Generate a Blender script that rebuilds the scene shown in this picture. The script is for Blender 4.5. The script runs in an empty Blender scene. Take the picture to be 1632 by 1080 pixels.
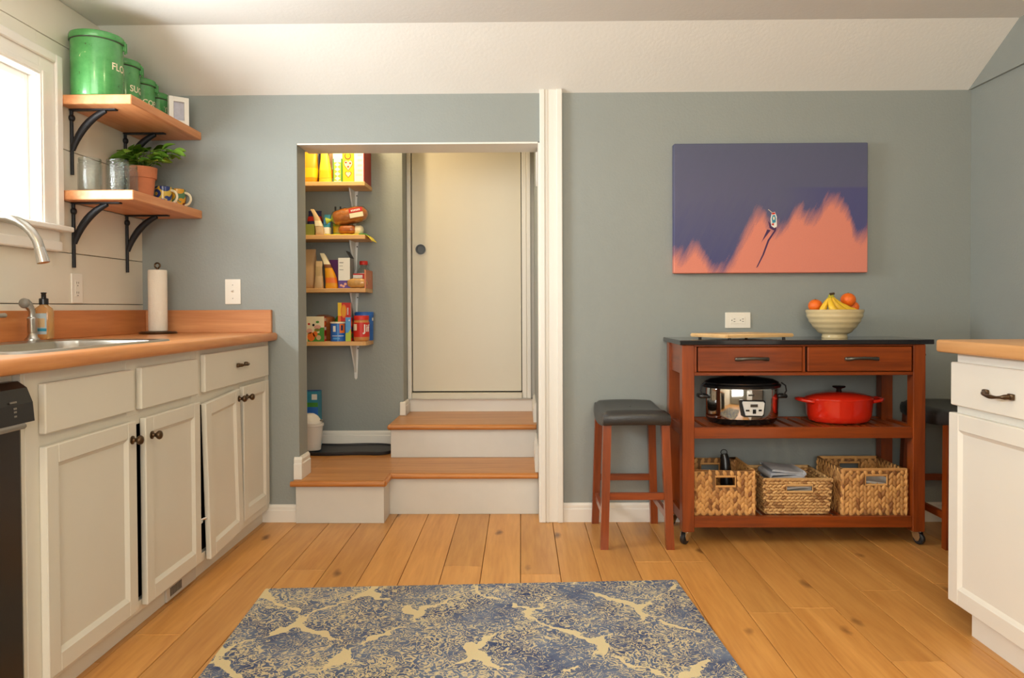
import bpy, bmesh, math, random
from mathutils import Matrix, Vector, Euler
random.seed(7)
scene = bpy.context.scene
C = scene.collection
PI = math.pi

# ------------------------------------------------------------------ camera
yaw, pitch, roll = 0.01147, 0.01538, -0.00428
fw = Vector((-math.sin(yaw)*math.cos(pitch), math.cos(yaw)*math.cos(pitch), -math.sin(pitch)))
rt = Vector((math.cos(yaw), math.sin(yaw), 0)); up = rt.cross(fw)
r2 = math.cos(roll)*rt + math.sin(roll)*up; u2 = -math.sin(roll)*rt + math.cos(roll)*up
cam = bpy.data.cameras.new('camera'); camo = bpy.data.objects.new('camera', cam); C.objects.link(camo)
cam.sensor_width = 36; cam.lens = 1180/1632*36; cam.shift_y = -31.6/1632; cam.clip_start = .05
m = Matrix((( r2.x, u2.x, -fw.x, 1.8073), (r2.y, u2.y, -fw.y, -3.5268), (r2.z, u2.z, -fw.z, 1.0208), (0,0,0,1)))
camo.matrix_world = m
scene.camera = camo

# ------------------------------------------------------------------ world, daylight, exposure
w = bpy.data.worlds.new('world'); scene.world = w; w.use_nodes = True
bg = w.node_tree.nodes['Background']; bg.inputs[0].default_value = (.85,.93,1,1); bg.inputs[1].default_value = 2.2
def area(name, loc, direction, sx, sy, power, col):
    l = bpy.data.lights.new(name, 'AREA'); l.shape = 'RECTANGLE'; l.size = sx; l.size_y = sy; l.energy = power; l.color = col
    o = bpy.data.objects.new(name, l); C.objects.link(o); o.location = loc
    o.rotation_euler = Vector(direction).to_track_quat('-Z','Y').to_euler(); return o
def lamp(name, loc, power, col, rad=.06):
    l = bpy.data.lights.new(name, 'POINT'); l.energy = power; l.color = col; l.shadow_soft_size = rad
    o = bpy.data.objects.new(name, l); C.objects.link(o); o.location = loc; return o
area('daylight_sink_window', (-.22,-1.27,1.63), (1,0,.10), 1.0, .54, 60, (.95,.98,1))
area('daylight_rear_window', (1.75,-5.33,1.45), (0,1,0), 2.5, 1.25, 55, (1,.96,.85))
scene.view_settings.view_transform = 'Standard'; scene.view_settings.look = 'None'
scene.view_settings.exposure = 0.0; scene.view_settings.gamma = 1.0; scene.view_settings.use_curve_mapping = False

# ------------------------------------------------------------------ materials
def lin(c):
    return tuple((v/255/12.92 if v/255 <= .04045 else ((v/255+.055)/1.055)**2.4) for v in c) + (1,)
MATS = {}
def nt(name):
    m = bpy.data.materials.new(name); m.use_nodes = True; MATS[name] = m
    return m, m.node_tree, m.node_tree.nodes['Principled BSDF']
def node(t, kind, **kw):
    n = t.nodes.new(kind)
    for k, v in kw.items(): setattr(n, k, v)
    return n
def setin(n, **kw):
    for k, v in kw.items(): n.inputs[k.replace('_',' ')].default_value = v
    return n
def mat(name, rgb, rough=.5, metal=0, var=.06, scale=6, bump=0, bscale=60, coat=0, spec=.5):
    """painted / plastic / metal: colour with a slow mottling and optional fine relief"""
    m, t, b = nt(name); L = t.links.new
    tc = node(t,'ShaderNodeTexCoord'); nz = node(t,'ShaderNodeTexNoise'); setin(nz, Scale=scale, Detail=4.0)
    L(tc.outputs['Object'], nz.inputs['Vector'])
    mx = node(t,'ShaderNodeMixRGB'); c = lin(rgb)
    mx.inputs[1].default_value = tuple(v*(1-var) for v in c[:3])+(1,); mx.inputs[2].default_value = tuple(min(1,v*(1+var)) for v in c[:3])+(1,)
    L(nz.outputs['Fac'], mx.inputs[0]); L(mx.outputs[0], b.inputs['Base Color'])
    setin(b, Roughness=rough, Metallic=metal); b.inputs['Coat Weight'].default_value = coat
    b.inputs['Specular IOR Level'].default_value = spec
    if bump:
        n2 = node(t,'ShaderNodeTexNoise'); setin(n2, Scale=bscale, Detail=3.0); L(tc.outputs['Object'], n2.inputs['Vector'])
        bp = node(t,'ShaderNodeBump'); setin(bp, Strength=bump, Distance=.01); L(n2.outputs['Fac'], bp.inputs['Height']); L(bp.outputs[0], b.inputs['Normal'])
    return m
def wood(name, dark, light, axis='Y', scale=1.0, rough=.4, knots=False, contrast=1.0, coat=0, tint=.12):
    """grain stretched along one axis, shifted and tinted per object"""
    m, t, b = nt(name); L = t.links.new
    tc = node(t,'ShaderNodeTexCoord'); oi = node(t,'ShaderNodeObjectInfo')
    mul = node(t,'ShaderNodeVectorMath', operation='SCALE'); mul.inputs[0].default_value = (7.3,5.1,9.7); L(oi.outputs['Random'], mul.inputs['Scale'])
    add = node(t,'ShaderNodeVectorMath', operation='ADD'); L(tc.outputs['Object'], add.inputs[0]); L(mul.outputs[0], add.inputs[1])
    mp = node(t,'ShaderNodeMapping'); s = {'X':(1.2,16,16),'Y':(16,1.2,16),'Z':(16,16,1.2)}[axis]
    mp.inputs['Scale'].default_value = tuple(v*scale for v in s); L(add.outputs[0], mp.inputs['Vector'])
    n1 = node(t,'ShaderNodeTexNoise'); setin(n1, Scale=1.0, Detail=6.0, Roughness=.6, Distortion=.8); L(mp.outputs[0], n1.inputs['Vector'])
    mp2 = node(t,'ShaderNodeMapping'); mp2.inputs['Scale'].default_value = tuple(v*scale*5 for v in s); L(add.outputs[0], mp2.inputs['Vector'])
    n2 = node(t,'ShaderNodeTexNoise'); setin(n2, Scale=1.0, Detail=3.0); L(mp2.outputs[0], n2.inputs['Vector'])
    mm = node(t,'ShaderNodeMath', operation='MULTIPLY_ADD'); mm.inputs[1].default_value = .35; L(n2.outputs['Fac'], mm.inputs[0])
    m2 = node(t,'ShaderNodeMath', operation='MULTIPLY'); m2.inputs[1].default_value = .65; L(n1.outputs['Fac'], m2.inputs[0]); L(m2.outputs[0], mm.inputs[2])
    cr = node(t,'ShaderNodeValToRGB'); L(mm.outputs[0], cr.inputs[0])
    cr.color_ramp.elements[0].position = .5-.2/contrast; cr.color_ramp.elements[0].color = lin(dark)
    cr.color_ramp.elements[1].position = .5+.16/contrast; cr.color_ramp.elements[1].color = lin(light)
    col = cr.outputs[0]
    if knots:
        vo = node(t,'ShaderNodeTexVoronoi'); setin(vo, Scale=1.0); mk = node(t,'ShaderNodeMapping'); mk.inputs['Scale'].default_value = (6.5,2.6,6.5)
        nd = node(t,'ShaderNodeTexNoise'); setin(nd, Scale=14.0, Detail=3.0); L(add.outputs[0], nd.inputs['Vector'])
        va = node(t,'ShaderNodeVectorMath', operation='SCALE'); va.inputs['Scale'].default_value = .035; L(nd.outputs['Color'], va.inputs[0])
        vb = node(t,'ShaderNodeVectorMath', operation='ADD'); L(add.outputs[0], vb.inputs[0]); L(va.outputs[0], vb.inputs[1])
        L(vb.outputs[0], mk.inputs['Vector']); L(mk.outputs[0], vo.inputs['Vector'])
        kr = node(t,'ShaderNodeValToRGB'); L(vo.outputs['Distance'], kr.inputs[0])
        kr.color_ramp.elements[0].position = .035; kr.color_ramp.elements[0].color = (1,1,1,1)
        kr.color_ramp.elements[1].position = .14; kr.color_ramp.elements[1].color = (0,0,0,1)
        gate = node(t,'ShaderNodeMath', operation='GREATER_THAN'); gate.inputs[1].default_value = .3
        sp = node(t,'ShaderNodeSeparateColor'); L(vo.outputs['Color'], sp.inputs[0]); L(sp.outputs[0], gate.inputs[0])
        g2 = node(t,'ShaderNodeMath', operation='MULTIPLY'); L(gate.outputs[0], g2.inputs[0]); L(kr.outputs[0], g2.inputs[1])
        g3 = node(t,'ShaderNodeMath', operation='MULTIPLY'); g3.inputs[1].default_value = .85; L(g2.outputs[0], g3.inputs[0])
        mk2 = node(t,'ShaderNodeMixRGB'); mk2.inputs[2].default_value = lin((96,52,20)); L(g3.outputs[0], mk2.inputs[0]); L(col, mk2.inputs[1]); col = mk2.outputs[0]
    hv = node(t,'ShaderNodeHueSaturation'); L(col, hv.inputs['Color'])
    mr = node(t,'ShaderNodeMapRange'); mr.inputs['To Min'].default_value = 1-tint; mr.inputs['To Max'].default_value = 1+tint
    L(oi.outputs['Random'], mr.inputs['Value']); L(mr.outputs[0], hv.inputs['Value']); L(hv.outputs[0], b.inputs['Base Color'])
    setin(b, Roughness=rough); b.inputs['Coat Weight'].default_value = coat; b.inputs['Coat Roughness'].default_value = .2
    bp = node(t,'ShaderNodeBump'); setin(bp, Strength=.12, Distance=.004); L(mm.outputs[0], bp.inputs['Height']); L(bp.outputs[0], b.inputs['Normal'])
    return m
def glass(name, tintc=(235,245,245), clear=.86, rough=.03, hammer=False):
    m, t, b = nt(name); L = t.links.new
    out = t.nodes['Material Output']; tr = node(t,'ShaderNodeBsdfTransparent'); tr.inputs[0].default_value = lin(tintc)
    gl = node(t,'ShaderNodeBsdfGlossy'); gl.inputs['Roughness'].default_value = rough
    if hammer:
        tc = node(t,'ShaderNodeTexCoord'); vn = node(t,'ShaderNodeTexNoise'); setin(vn, Scale=150.0, Detail=1.0); L(tc.outputs['Object'], vn.inputs['Vector'])
        bp = node(t,'ShaderNodeBump'); setin(bp, Strength=.35, Distance=.006); L(vn.outputs['Fac'], bp.inputs['Height']); L(bp.outputs[0], gl.inputs['Normal'])
    lw = node(t,'ShaderNodeLayerWeight'); pw_ = node(t,'ShaderNodeMath', operation='POWER'); pw_.inputs[1].default_value = 3.5; L(lw.outputs['Facing'], pw_.inputs[0])
    ad = node(t,'ShaderNodeMath', operation='MULTIPLY_ADD'); ad.inputs[1].default_value = .55; ad.inputs[2].default_value = 1-clear; L(pw_.outputs[0], ad.inputs[0])
    mx = node(t,'ShaderNodeMixShader'); L(ad.outputs[0], mx.inputs[0]); L(tr.outputs[0], mx.inputs[1]); L(gl.outputs[0], mx.inputs[2])
    L(mx.outputs[0], out.inputs['Surface']); return m

mat('wall_paint', (148,153,149), .55, var=.03, bump=.12, bscale=90)
mat('ceiling_paint', (238,236,230), .7, var=.02, bump=.1, bscale=70)
mat('shiplap_paint', (228,222,206), .5, var=.03)
mat('trim_paint', (236,231,222), .35, var=.02)
mat('cabinet_paint', (226,220,206), .38, var=.025)
mat('island_paint', (231,227,218), .38, var=.02)
mat('door_paint', (222,214,196), .42, var=.02)
mat('riser_paint', (214,210,202), .45, var=.04, scale=14)
mat('interior_dark', (30,27,26), .8)
mat('joint_dark', (52,34,20), .8)
wood('oak_floor', (184,122,56), (220,162,90), 'Y', 1.0, .36, knots=True, contrast=.8, tint=.1)
wood('oak_tread', (160,100,46), (208,148,84), 'X', 1.0, .34, contrast=.9, tint=.05)
wood('oak_nosing', (168,100,42), (200,132,66), 'X', 1.0, .32, tint=.04)
wood('butcher_counter', (186,112,58), (220,152,92), 'Y', .9, .3, tint=.03)
wood('butcher_back', (186,116,70), (226,164,112), 'X', .7, .35, tint=.05)
wood('butcher_left', (186,110,58), (218,146,88), 'Y', .7, .35, tint=.03)
wood('shelf_maple', (196,118,66), (228,164,112), 'Y', .8, .42, tint=.05)
wood('island_top', (204,148,92), (226,174,118), 'Y', .9, .35, tint=.02)
wood('pantry_shelf', (206,152,92), (230,184,124), 'X', .8, .45, tint=.03)
for ax in 'XYZ': wood('cherry_'+ax, (98,40,12), (160,74,24), ax, 1.0, .28, contrast=.9, tint=.04, coat=.2)
wood('board_bamboo', (214,168,108), (236,198,142), 'X', 1.2, .45, tint=.02)
mat('granite', (38,38,41), .08, var=.35, scale=260, spec=.6)
mat('leather', (52,50,49), .33, var=.1, bump=.12, bscale=160)
mat('iron', (34,34,38), .5, metal=.3)
mat('black_plastic', (22,21,22), .25)
mat('dishwasher_black', (34,30,28), .3)
mat('grey_plastic', (128,122,112), .35)
mat('bronze', (92,72,52), .3, metal=.85, var=.25, scale=90)
mat('pewter', (98,94,88), .3, metal=.85, var=.2, scale=60)
mat('chrome', (214,214,214), .12, metal=1)
mat('brushed_steel', (186,182,174), .28, metal=1, var=.05, scale=40)
mat('polished_steel', (206,204,200), .07, metal=1, var=.02)
mat('white_plastic', (238,232,220), .35, var=.01)
mat('slot_dark', (66,58,50), .6)
mat('white_metal', (226,226,224), .4, var=.02)
mat('terracotta', (206,124,84), .8, var=.14, scale=22, bump=.15, bscale=50)
mat('leaf_green', (138,184,72), .45, var=.4, scale=26)
mat('stem_green', (84,108,48), .6)
mat('soil', (60,42,30), .9, bump=.6, bscale=120)
mat('paper_white', (238,228,212), .85, var=.03, bump=.3, bscale=220)
mat('red_enamel', (214,42,22), .1, coat=.5, var=.04)
mat('bowl_glaze', (214,194,150), .18, var=.05, scale=20)
mat('orange_skin', (240,112,22), .4, var=.08, scale=30, bump=.25, bscale=300)
mat('banana_skin', (238,192,48), .42, var=.1, scale=30)
mat('banana_green', (166,162,48), .5)
mat('banana_tip', (70,50,26), .7)
mat('grey_cloth', (184,186,194), .9, var=.12, scale=40, bump=.4, bscale=300)
mat('pale_cloth', (208,202,196), .9, var=.15, scale=30, bump=.3, bscale=200)
mat('rubber', (34,34,36), .45, var=.15)
mat('mat_rubber', (40,40,43), .5, var=.2, scale=20)
mat('bin_plastic', (226,220,212), .4, var=.02)
mat('paper_art', (186,184,196), .6, var=.25, scale=60)
mat('vent_metal', (206,200,190), .4)
def P(name, rgb, rough=.45, var=.05, **k): return mat(name, rgb, rough, var=var, **k)
for n_, c_ in dict(yellow_pack=(246,200,28), amber_pack=(236,160,24), lemon_pack=(244,222,60), navy_pack=(38,44,92), blue_pack=(40,104,190), sky_pack=(88,158,220), teal_pack=(52,140,168),
                   green_pack=(72,142,54), lime_pack=(176,196,66), olive_pack=(128,132,50), red_pack=(206,40,26), crimson_pack=(160,32,24), orange_pack=(238,118,34), brown_pack=(124,70,34),
                   kraft_pack=(192,154,112), tan_pack=(210,178,134), cream_pack=(240,226,192), white_pack=(238,234,226), purple_pack=(116,50,120), violet_pack=(96,70,150), plum_pack=(70,34,84), black_pack=(28,24,24), salmon_pack=(214,130,92), grey_pack=(150,148,146), pink_pack=(226,168,150), soap_label=(176,190,196)).items(): P(n_, c_)
mat('bread_crust', (190,112,46), .35, var=.45, scale=34, coat=.6, bump=.4, bscale=40)
mat('bread_roll', (168,92,36), .35, var=.5, scale=42, coat=.6, bump=.4, bscale=45)
mat('peanut', (196,132,70), .35)
mat('pasta', (216,162,88), .6, var=.25, scale=70)
mat('basket_shell', (130,92,56), .9, bump=.5, bscale=160)
glass('jar_glass', (248,251,250), .945, .04, True)
glass('pane_glass', (250,252,252), .97, .01)
glass('clear_plastic', (246,246,242), .93, .12)
def amber():
    m, t, b = nt('soap_amber'); setin(b, Base_Color=lin((238,196,128)), Roughness=.1); b.inputs['Transmission Weight'].default_value = .7; return m
amber()
def basket_mat(name, dark, light):
    m, t, b = nt(name); L = t.links.new
    g = node(t,'ShaderNodeNewGeometry'); cr = node(t,'ShaderNodeValToRGB'); L(g.outputs['Random Per Island'], cr.inputs[0])
    cr.color_ramp.elements[0].color = lin(dark); cr.color_ramp.elements[1].color = lin(light); cr.color_ramp.elements[0].position = 0.0
    e = cr.color_ramp.elements.new(.22); e.color = lin(tuple((a*.35+b_*.65) for a, b_ in zip(dark, light)))
    tc = node(t,'ShaderNodeTexCoord'); nz = node(t,'ShaderNodeTexNoise'); setin(nz, Scale=240.0, Detail=2.0); L(tc.outputs['Object'], nz.inputs['Vector'])
    bp = node(t,'ShaderNodeBump'); setin(bp, Strength=.3, Distance=.004); L(nz.outputs['Fac'], bp.inputs['Height']); L(bp.outputs[0], b.inputs['Normal'])
    L(cr.outputs[0], b.inputs['Base Color']); setin(b, Roughness=.7); return m
basket_mat('hyacinth', (134,84,44), (226,172,104))
basket_mat('seagrass', (140,96,54), (222,178,118))
def green_enamel():
    m, t, b = nt('green_enamel'); L = t.links.new
    tc = node(t,'ShaderNodeTexCoord'); nz = node(t,'ShaderNodeTexNoise'); setin(nz, Scale=26.0, Detail=6.0, Roughness=.7); L(tc.outputs['Object'], nz.inputs['Vector'])
    cr = node(t,'ShaderNodeValToRGB'); L(nz.outputs['Fac'], cr.inputs[0]); e = cr.color_ramp.elements
    e[0].position = .33; e[0].color = lin((60,58,36)); e[1].position = .35; e[1].color = lin((70,142,74))
    x = e.new(.55); x.color = lin((80,152,82)); x = e.new(.675); x.color = lin((86,158,86)); x = e.new(.69); x.color = lin((190,190,140))
    L(cr.outputs[0], b.inputs['Base Color']); setin(b, Roughness=.24); b.inputs['Coat Weight'].default_value = .3
green_enamel()
def mug_mat(name, base, spot, rim):
    m, t, b = nt(name); L = t.links.new
    tc = node(t,'ShaderNodeTexCoord'); vo = node(t,'ShaderNodeTexVoronoi'); setin(vo, Scale=26.0); L(tc.outputs['Object'], vo.inputs['Vector'])
    cr = node(t,'ShaderNodeValToRGB'); L(vo.outputs['Distance'], cr.inputs[0]); cr.color_ramp.interpolation = 'CONSTANT'; e = cr.color_ramp.elements
    e[0].color = lin(spot); e[1].position = .36; e[1].color = lin(base); x = e.new(.62); x.color = lin(rim)
    L(cr.outputs[0], b.inputs['Base Color']); setin(b, Roughness=.2)
mug_mat('mug_blue', (44,62,120), (206,170,60), (214,178,70)); mug_mat('mug_sun', (222,158,44), (120,56,20), (90,130,90))
# --- rug: ogee bands over a mottled scroll ground
def rug_mat():
    m, t, b = nt('rug_weave'); L = t.links.new
    M = lambda op, a=None, bb=None, c=None: _m(op, a, bb, c)
    def _m(op, a, bb, c):
        n = node(t,'ShaderNodeMath', operation=op)
        for i, v in enumerate((a, bb, c)):
            if v is None: continue
            if isinstance(v, (int, float)): n.inputs[i].default_value = v
            else: L(v, n.inputs[i])
        return n.outputs[0]
    tc = node(t,'ShaderNodeTexCoord'); dn = node(t,'ShaderNodeTexNoise'); setin(dn, Scale=16.0, Detail=4.0); L(tc.outputs['Object'], dn.inputs['Vector'])
    ds = node(t,'ShaderNodeVectorMath', operation='MULTIPLY_ADD'); ds.inputs[1].default_value = (.09,.09,0); L(dn.outputs['Color'], ds.inputs[0]); L(tc.outputs['Object'], ds.inputs[2])
    sp = node(t,'ShaderNodeSeparateXYZ'); L(ds.outputs[0], sp.inputs[0]); x, y = sp.outputs[0], sp.outputs[1]
    Lx, Ly = .372, .50
    v = M('MULTIPLY', M('SUBTRACT', y, -.235), 2*PI/Ly); cv = M('MULTIPLY', M('COSINE', v), .25)
    u = M('DIVIDE', M('SUBTRACT', x, .613), Lx)
    # family 1: u = .0 at the row-1 touching points
    d1 = M('ABSOLUTE', M('SUBTRACT', M('FRACT', M('ADD', M('SUBTRACT', u, cv), .75)), .5))
    d2 = M('ABSOLUTE', M('SUBTRACT', M('FRACT', M('ADD', M('ADD', u, cv), .25)), .5))
    d = M('MINIMUM', d1, d2)
    wn = node(t,'ShaderNodeTexNoise'); setin(wn, Scale=7.0, Detail=3.0); L(tc.outputs['Object'], wn.inputs['Vector'])
    wid = M('MULTIPLY_ADD', M('SUBTRACT', wn.outputs['Fac'], .5), .30, .022)
    band = M('LESS_THAN', d, wid)
    # scrolls: ridged distorted noise, and concentric medallion petals inside every ogee
    sn = node(t,'ShaderNodeTexNoise'); setin(sn, Scale=23.0, Detail=2.2, Distortion=3.2); L(tc.outputs['Object'], sn.inputs['Vector'])
    rid = M('ABSOLUTE', M('SUBTRACT', sn.outputs['Fac'], .5))
    rings = M('SINE', M('MULTIPLY', d, 70.0)); mod = M('MULTIPLY', rings, .018)
    pn = node(t,'ShaderNodeTexNoise'); setin(pn, Scale=4.2, Detail=3.0); L(tc.outputs['Object'], pn.inputs['Vector'])
    thr = M('ADD', M('MULTIPLY_ADD', pn.outputs['Fac'], .17, -.045), M('MULTIPLY', mod, .5))
    scroll = M('LESS_THAN', rid, thr)
    fac = M('MAXIMUM', M('MULTIPLY', scroll, .86), band)
    gn = node(t,'ShaderNodeTexNoise'); setin(gn, Scale=420.0, Detail=1.0); L(tc.outputs['Object'], gn.inputs['Vector'])
    blue = node(t,'ShaderNodeValToRGB'); bn = node(t,'ShaderNodeTexNoise'); setin(bn, Scale=5.0, Detail=8.0, Roughness=.7); L(tc.outputs['Object'], bn.inputs['Vector']); L(bn.outputs['Fac'], blue.inputs[0])
    e = blue.color_ramp.elements; e[0].position = .36; e[0].color = lin((64,78,116)); e[1].position = .64; e[1].color = lin((118,130,154))
    mx = node(t,'ShaderNodeMixRGB'); mx.inputs[2].default_value = lin((224,206,160)); L(fac, mx.inputs[0]); L(blue.outputs[0], mx.inputs[1])
    m2 = node(t,'ShaderNodeMixRGB', blend_type='MULTIPLY'); m2.inputs[0].default_value = .28; L(mx.outputs[0], m2.inputs[1]); L(gn.outputs['Color'], m2.inputs[2])
    hv = node(t,'ShaderNodeHueSaturation'); hv.inputs['Value'].default_value = 1.12; hv.inputs['Saturation'].default_value = .95; L(m2.outputs[0], hv.inputs['Color'])
    L(hv.outputs[0], b.inputs['Base Color']); setin(b, Roughness=.95); b.inputs['Specular IOR Level'].default_value = .1
    bp = node(t,'ShaderNodeBump'); setin(bp, Strength=.5, Distance=.004); L(gn.outputs['Fac'], bp.inputs['Height']); L(bp.outputs[0], b.inputs['Normal'])
rug_mat()
# --- painting: dusk-blue field over a coral field with a streaked edge
def art_mat():
    m, t, b = nt('canvas_art'); L = t.links.new
    def _m(op, a=None, bb=None, c=None, clamp=False):
        n = node(t,'ShaderNodeMath', operation=op); n.use_clamp = clamp
        for i, v in enumerate((a, bb, c)):
            if v is None: continue
            if isinstance(v, (int, float)): n.inputs[i].default_value = v
            else: L(v, n.inputs[i])
        return n.outputs[0]
    tc = node(t,'ShaderNodeTexCoord'); sp = node(t,'ShaderNodeSeparateXYZ'); L(tc.outputs['Object'], sp.inputs[0])
    u = _m('DIVIDE', sp.outputs[0], .904); v = _m('DIVIDE', sp.outputs[2], .606)
    # streaks follow a steep diagonal
    sh = _m('MULTIPLY_ADD', v, -.34, u)
    cmb = node(t,'ShaderNodeCombineXYZ'); L(_m('MULTIPLY', sh, 26.0), cmb.inputs[0]); L(_m('MULTIPLY', v, 2.4), cmb.inputs[1])
    nz = node(t,'ShaderNodeTexNoise'); setin(nz, Scale=1.0, Detail=5.0, Roughness=.65); L(cmb.outputs[0], nz.inputs['Vector'])
    gr = node(t,'ShaderNodeTexNoise'); setin(gr, Scale=260.0, Detail=2.0); L(tc.outputs['Object'], gr.inputs['Vector'])
    fc = node(t,'ShaderNodeFloatCurve'); cu = fc.mapping.curves[0]
    pts = [(0,.14),(.05,.13),(.10,.2),(.15,.14),(.19,.04),(.24,.01),(.28,.06),(.34,.2),(.40,.38),(.445,.46),(.49,.37),(.53,.33),(.58,.36),(.64,.47),(.70,.42),(.75,.46),(.80,.57),(.85,.54),(.90,.46),(.93,.32),(.96,.27),(1,.37)]
    cu.points[0].location = pts[0]; cu.points[1].location = pts[-1]
    for q in pts[1:-1]: cu.points.new(*q)
    fc.mapping.update(); L(u, fc.inputs['Value'])
    edge = _m('SUBTRACT', _m('MULTIPLY_ADD', _m('SUBTRACT', nz.outputs['Fac'], .5), .22, fc.outputs[0]), v)
    edge = _m('MULTIPLY_ADD', _m('SUBTRACT', gr.outputs['Fac'], .5), .06, edge)
    f = _m('MULTIPLY_ADD', edge, 7.0, .5, True)
    bl = node(t,'ShaderNodeValToRGB'); e = bl.color_ramp.elements
    bv = _m('ADD', _m('MULTIPLY', v, .6), _m('MULTIPLY', nz.outputs['Fac'], .3)); L(bv, bl.inputs[0])
    e[0].position = .15; e[0].color = lin((70,72,122)); e[1].position = .85; e[1].color = lin((84,88,112))
    x = e.new(.5); x.color = lin((90,90,120))
    # richer violet band on the right under a level edge
    bandf = _m('MULTIPLY', _m('MULTIPLY_ADD', u, 4.0, -2.2, True), _m('MULTIPLY_ADD', _m('SUBTRACT', .665, v), 60.0, 0.0, True))
    mv = node(t,'ShaderNodeMixRGB'); mv.inputs[2].default_value = lin((72,72,124)); L(_m('MULTIPLY', bandf, .7), mv.inputs[0]); L(bl.outputs[0], mv.inputs[1])
    co = node(t,'ShaderNodeMixRGB'); co.inputs[1].default_value = lin((214,128,112)); co.inputs[2].default_value = lin((232,142,116)); L(gr.outputs['Fac'], co.inputs[0])
    mx = node(t,'ShaderNodeMixRGB'); L(f, mx.inputs[0]); L(mv.outputs[0], mx.inputs[1]); L(co.outputs[0], mx.inputs[2])
    L(mx.outputs[0], b.inputs['Base Color']); setin(b, Roughness=.6)
    bp = node(t,'ShaderNodeBump'); setin(bp, Strength=.12, Distance=.002); L(gr.outputs['Fac'], bp.inputs['Height']); L(bp.outputs[0], b.inputs['Normal'])
art_mat()

# ------------------------------------------------------------------ mesh helpers
def B(): return bmesh.new()
def box(bm, x0, x1, y0, y1, z0, z1, bev=0, seg=1):
    r = bmesh.ops.create_cube(bm, size=1, matrix=Matrix.Translation(((x0+x1)/2,(y0+y1)/2,(z0+z1)/2)) @ Matrix.Diagonal((abs(x1-x0),abs(y1-y0),abs(z1-z0),1)))
    if bev:
        es = list({e for v in r['verts'] for e in v.link_edges})
        bmesh.ops.bevel(bm, geom=es, offset=min(bev, .49*min(abs(x1-x0),abs(y1-y0),abs(z1-z0))), segments=seg, affect='EDGES', profile=.5)
    return bm
def ring(bm, pts): return [bm.verts.new(p) for p in pts]
def bridge(bm, a, b):
    n = len(a)
    for i in range(n): bm.faces.new((a[i], a[(i+1)%n], b[(i+1)%n], b[i]))
def loft(bm, secs, caps=True, closed=False):
    rs = [ring(bm, s) for s in secs]
    for a, b in zip(rs, rs[1:]): bridge(bm, a, b)
    if closed: bridge(bm, rs[-1], rs[0])
    elif caps:
        bm.faces.new(list(reversed(rs[0]))); bm.faces.new(rs[-1])
    return bm
def lathe(bm, prof, c=(0,0,0), n=28, sx=1, sy=1, caps=True):
    secs = [[(c[0]+r*sx*math.cos(2*PI*i/n), c[1]+r*sy*math.sin(2*PI*i/n), c[2]+z) for i in range(n)] for r, z in prof]
    return loft(bm, secs, caps)
def tube(bm, pts, r, n=8, caps=True, flat=1.0, closed=False):
    pts = [Vector(p) for p in pts]; secs = []; u0 = None; N = len(pts)
    for i, p in enumerate(pts):
        if closed: d = (pts[(i+1)%N]-pts[i-1]).normalized()
        else: d = (pts[min(i+1,N-1)]-pts[max(i-1,0)]).normalized()
        if u0 is None:
            h = Vector((0,0,1)) if abs(d.z) < .9 else Vector((1,0,0)); u = d.cross(h).normalized()
        else: u = (u0-d*u0.dot(d)).normalized()
        u0 = u; v = d.cross(u); rr = r[i] if isinstance(r, (list,tuple)) else r
        secs.append([tuple(p+u*rr*math.cos(2*PI*k/n)+v*rr*flat*math.sin(2*PI*k/n)) for k in range(n)])
    return loft(bm, secs, caps, closed)
def prism(bm, poly, axis, a0, a1):
    f = {'X':lambda p,a:(a,p[0],p[1]), 'Y':lambda p,a:(p[0],a,p[1]), 'Z':lambda p,a:(p[0],p[1],a)}[axis]
    return loft(bm, [[f(p,a0) for p in poly],[f(p,a1) for p in poly]])
def ball(bm, c, r, u=12, v=8):
    bmesh.ops.create_uvsphere(bm, u_segments=u, v_segments=v, radius=1, matrix=Matrix.Translation(c) @ Matrix.Diagonal((r[0],r[1],r[2],1))); return bm
def rrect(x0, x1, y0, y1, rad, n=5):
    out = []
    for cx, cy, a in ((x1-rad,y1-rad,0),(x0+rad,y1-rad,PI/2),(x0+rad,y0+rad,PI),(x1-rad,y0+rad,1.5*PI)):
        for i in range(n+1): out.append((cx+rad*math.cos(a+PI/2*i/n), cy+rad*math.sin(a+PI/2*i/n)))
    return out
def wloc(o):
    v = Vector((0,0,0))
    while o: v += o.location; o = o.parent
    return v
def mk(name, bm, material, parent=None, smooth=None, local=False):
    """one mesh object; coordinates are world coordinates unless local"""
    bmesh.ops.recalc_face_normals(bm, faces=bm.faces)
    if parent is not None and not local:
        o_ = wloc(parent); bmesh.ops.translate(bm, verts=bm.verts, vec=-o_)
    me = bpy.data.meshes.new(name); bm.to_mesh(me); bm.free()
    o = bpy.data.objects.new(name, me); C.objects.link(o); o.parent = parent
    me.materials.append(MATS[material])
    if smooth:
        me.polygons.foreach_set('use_smooth', [True]*len(me.polygons)); me.set_sharp_from_angle(angle=math.radians(smooth))
    return o
def tag(o, label, cat=None, group=None, kind=None):
    o['label'] = label
    if cat: o['category'] = cat
    if group: o['group'] = group
    if kind: o['kind'] = kind
    return o
def thing(name, label, cat, loc=(0,0,0), group=None, kind=None, rz=0):
    o = bpy.data.objects.new(name, None); o.empty_display_size = .05; C.objects.link(o); o.location = loc; o.rotation_euler = (0,0,rz)
    return tag(o, label, cat, group, kind)
def struct(name, bm, material, label, smooth=None): return tag(mk(name, bm, material, None, smooth), label, name.split('_')[0], kind='structure')
def bx(name, parent, material, x0, x1, y0, y1, z0, z1, bev=0, seg=1, smooth=None, local=False):
    b_ = B(); box(b_, x0, x1, y0, y1, z0, z1, bev, seg); return mk(name, b_, material, parent, smooth, local)
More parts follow.
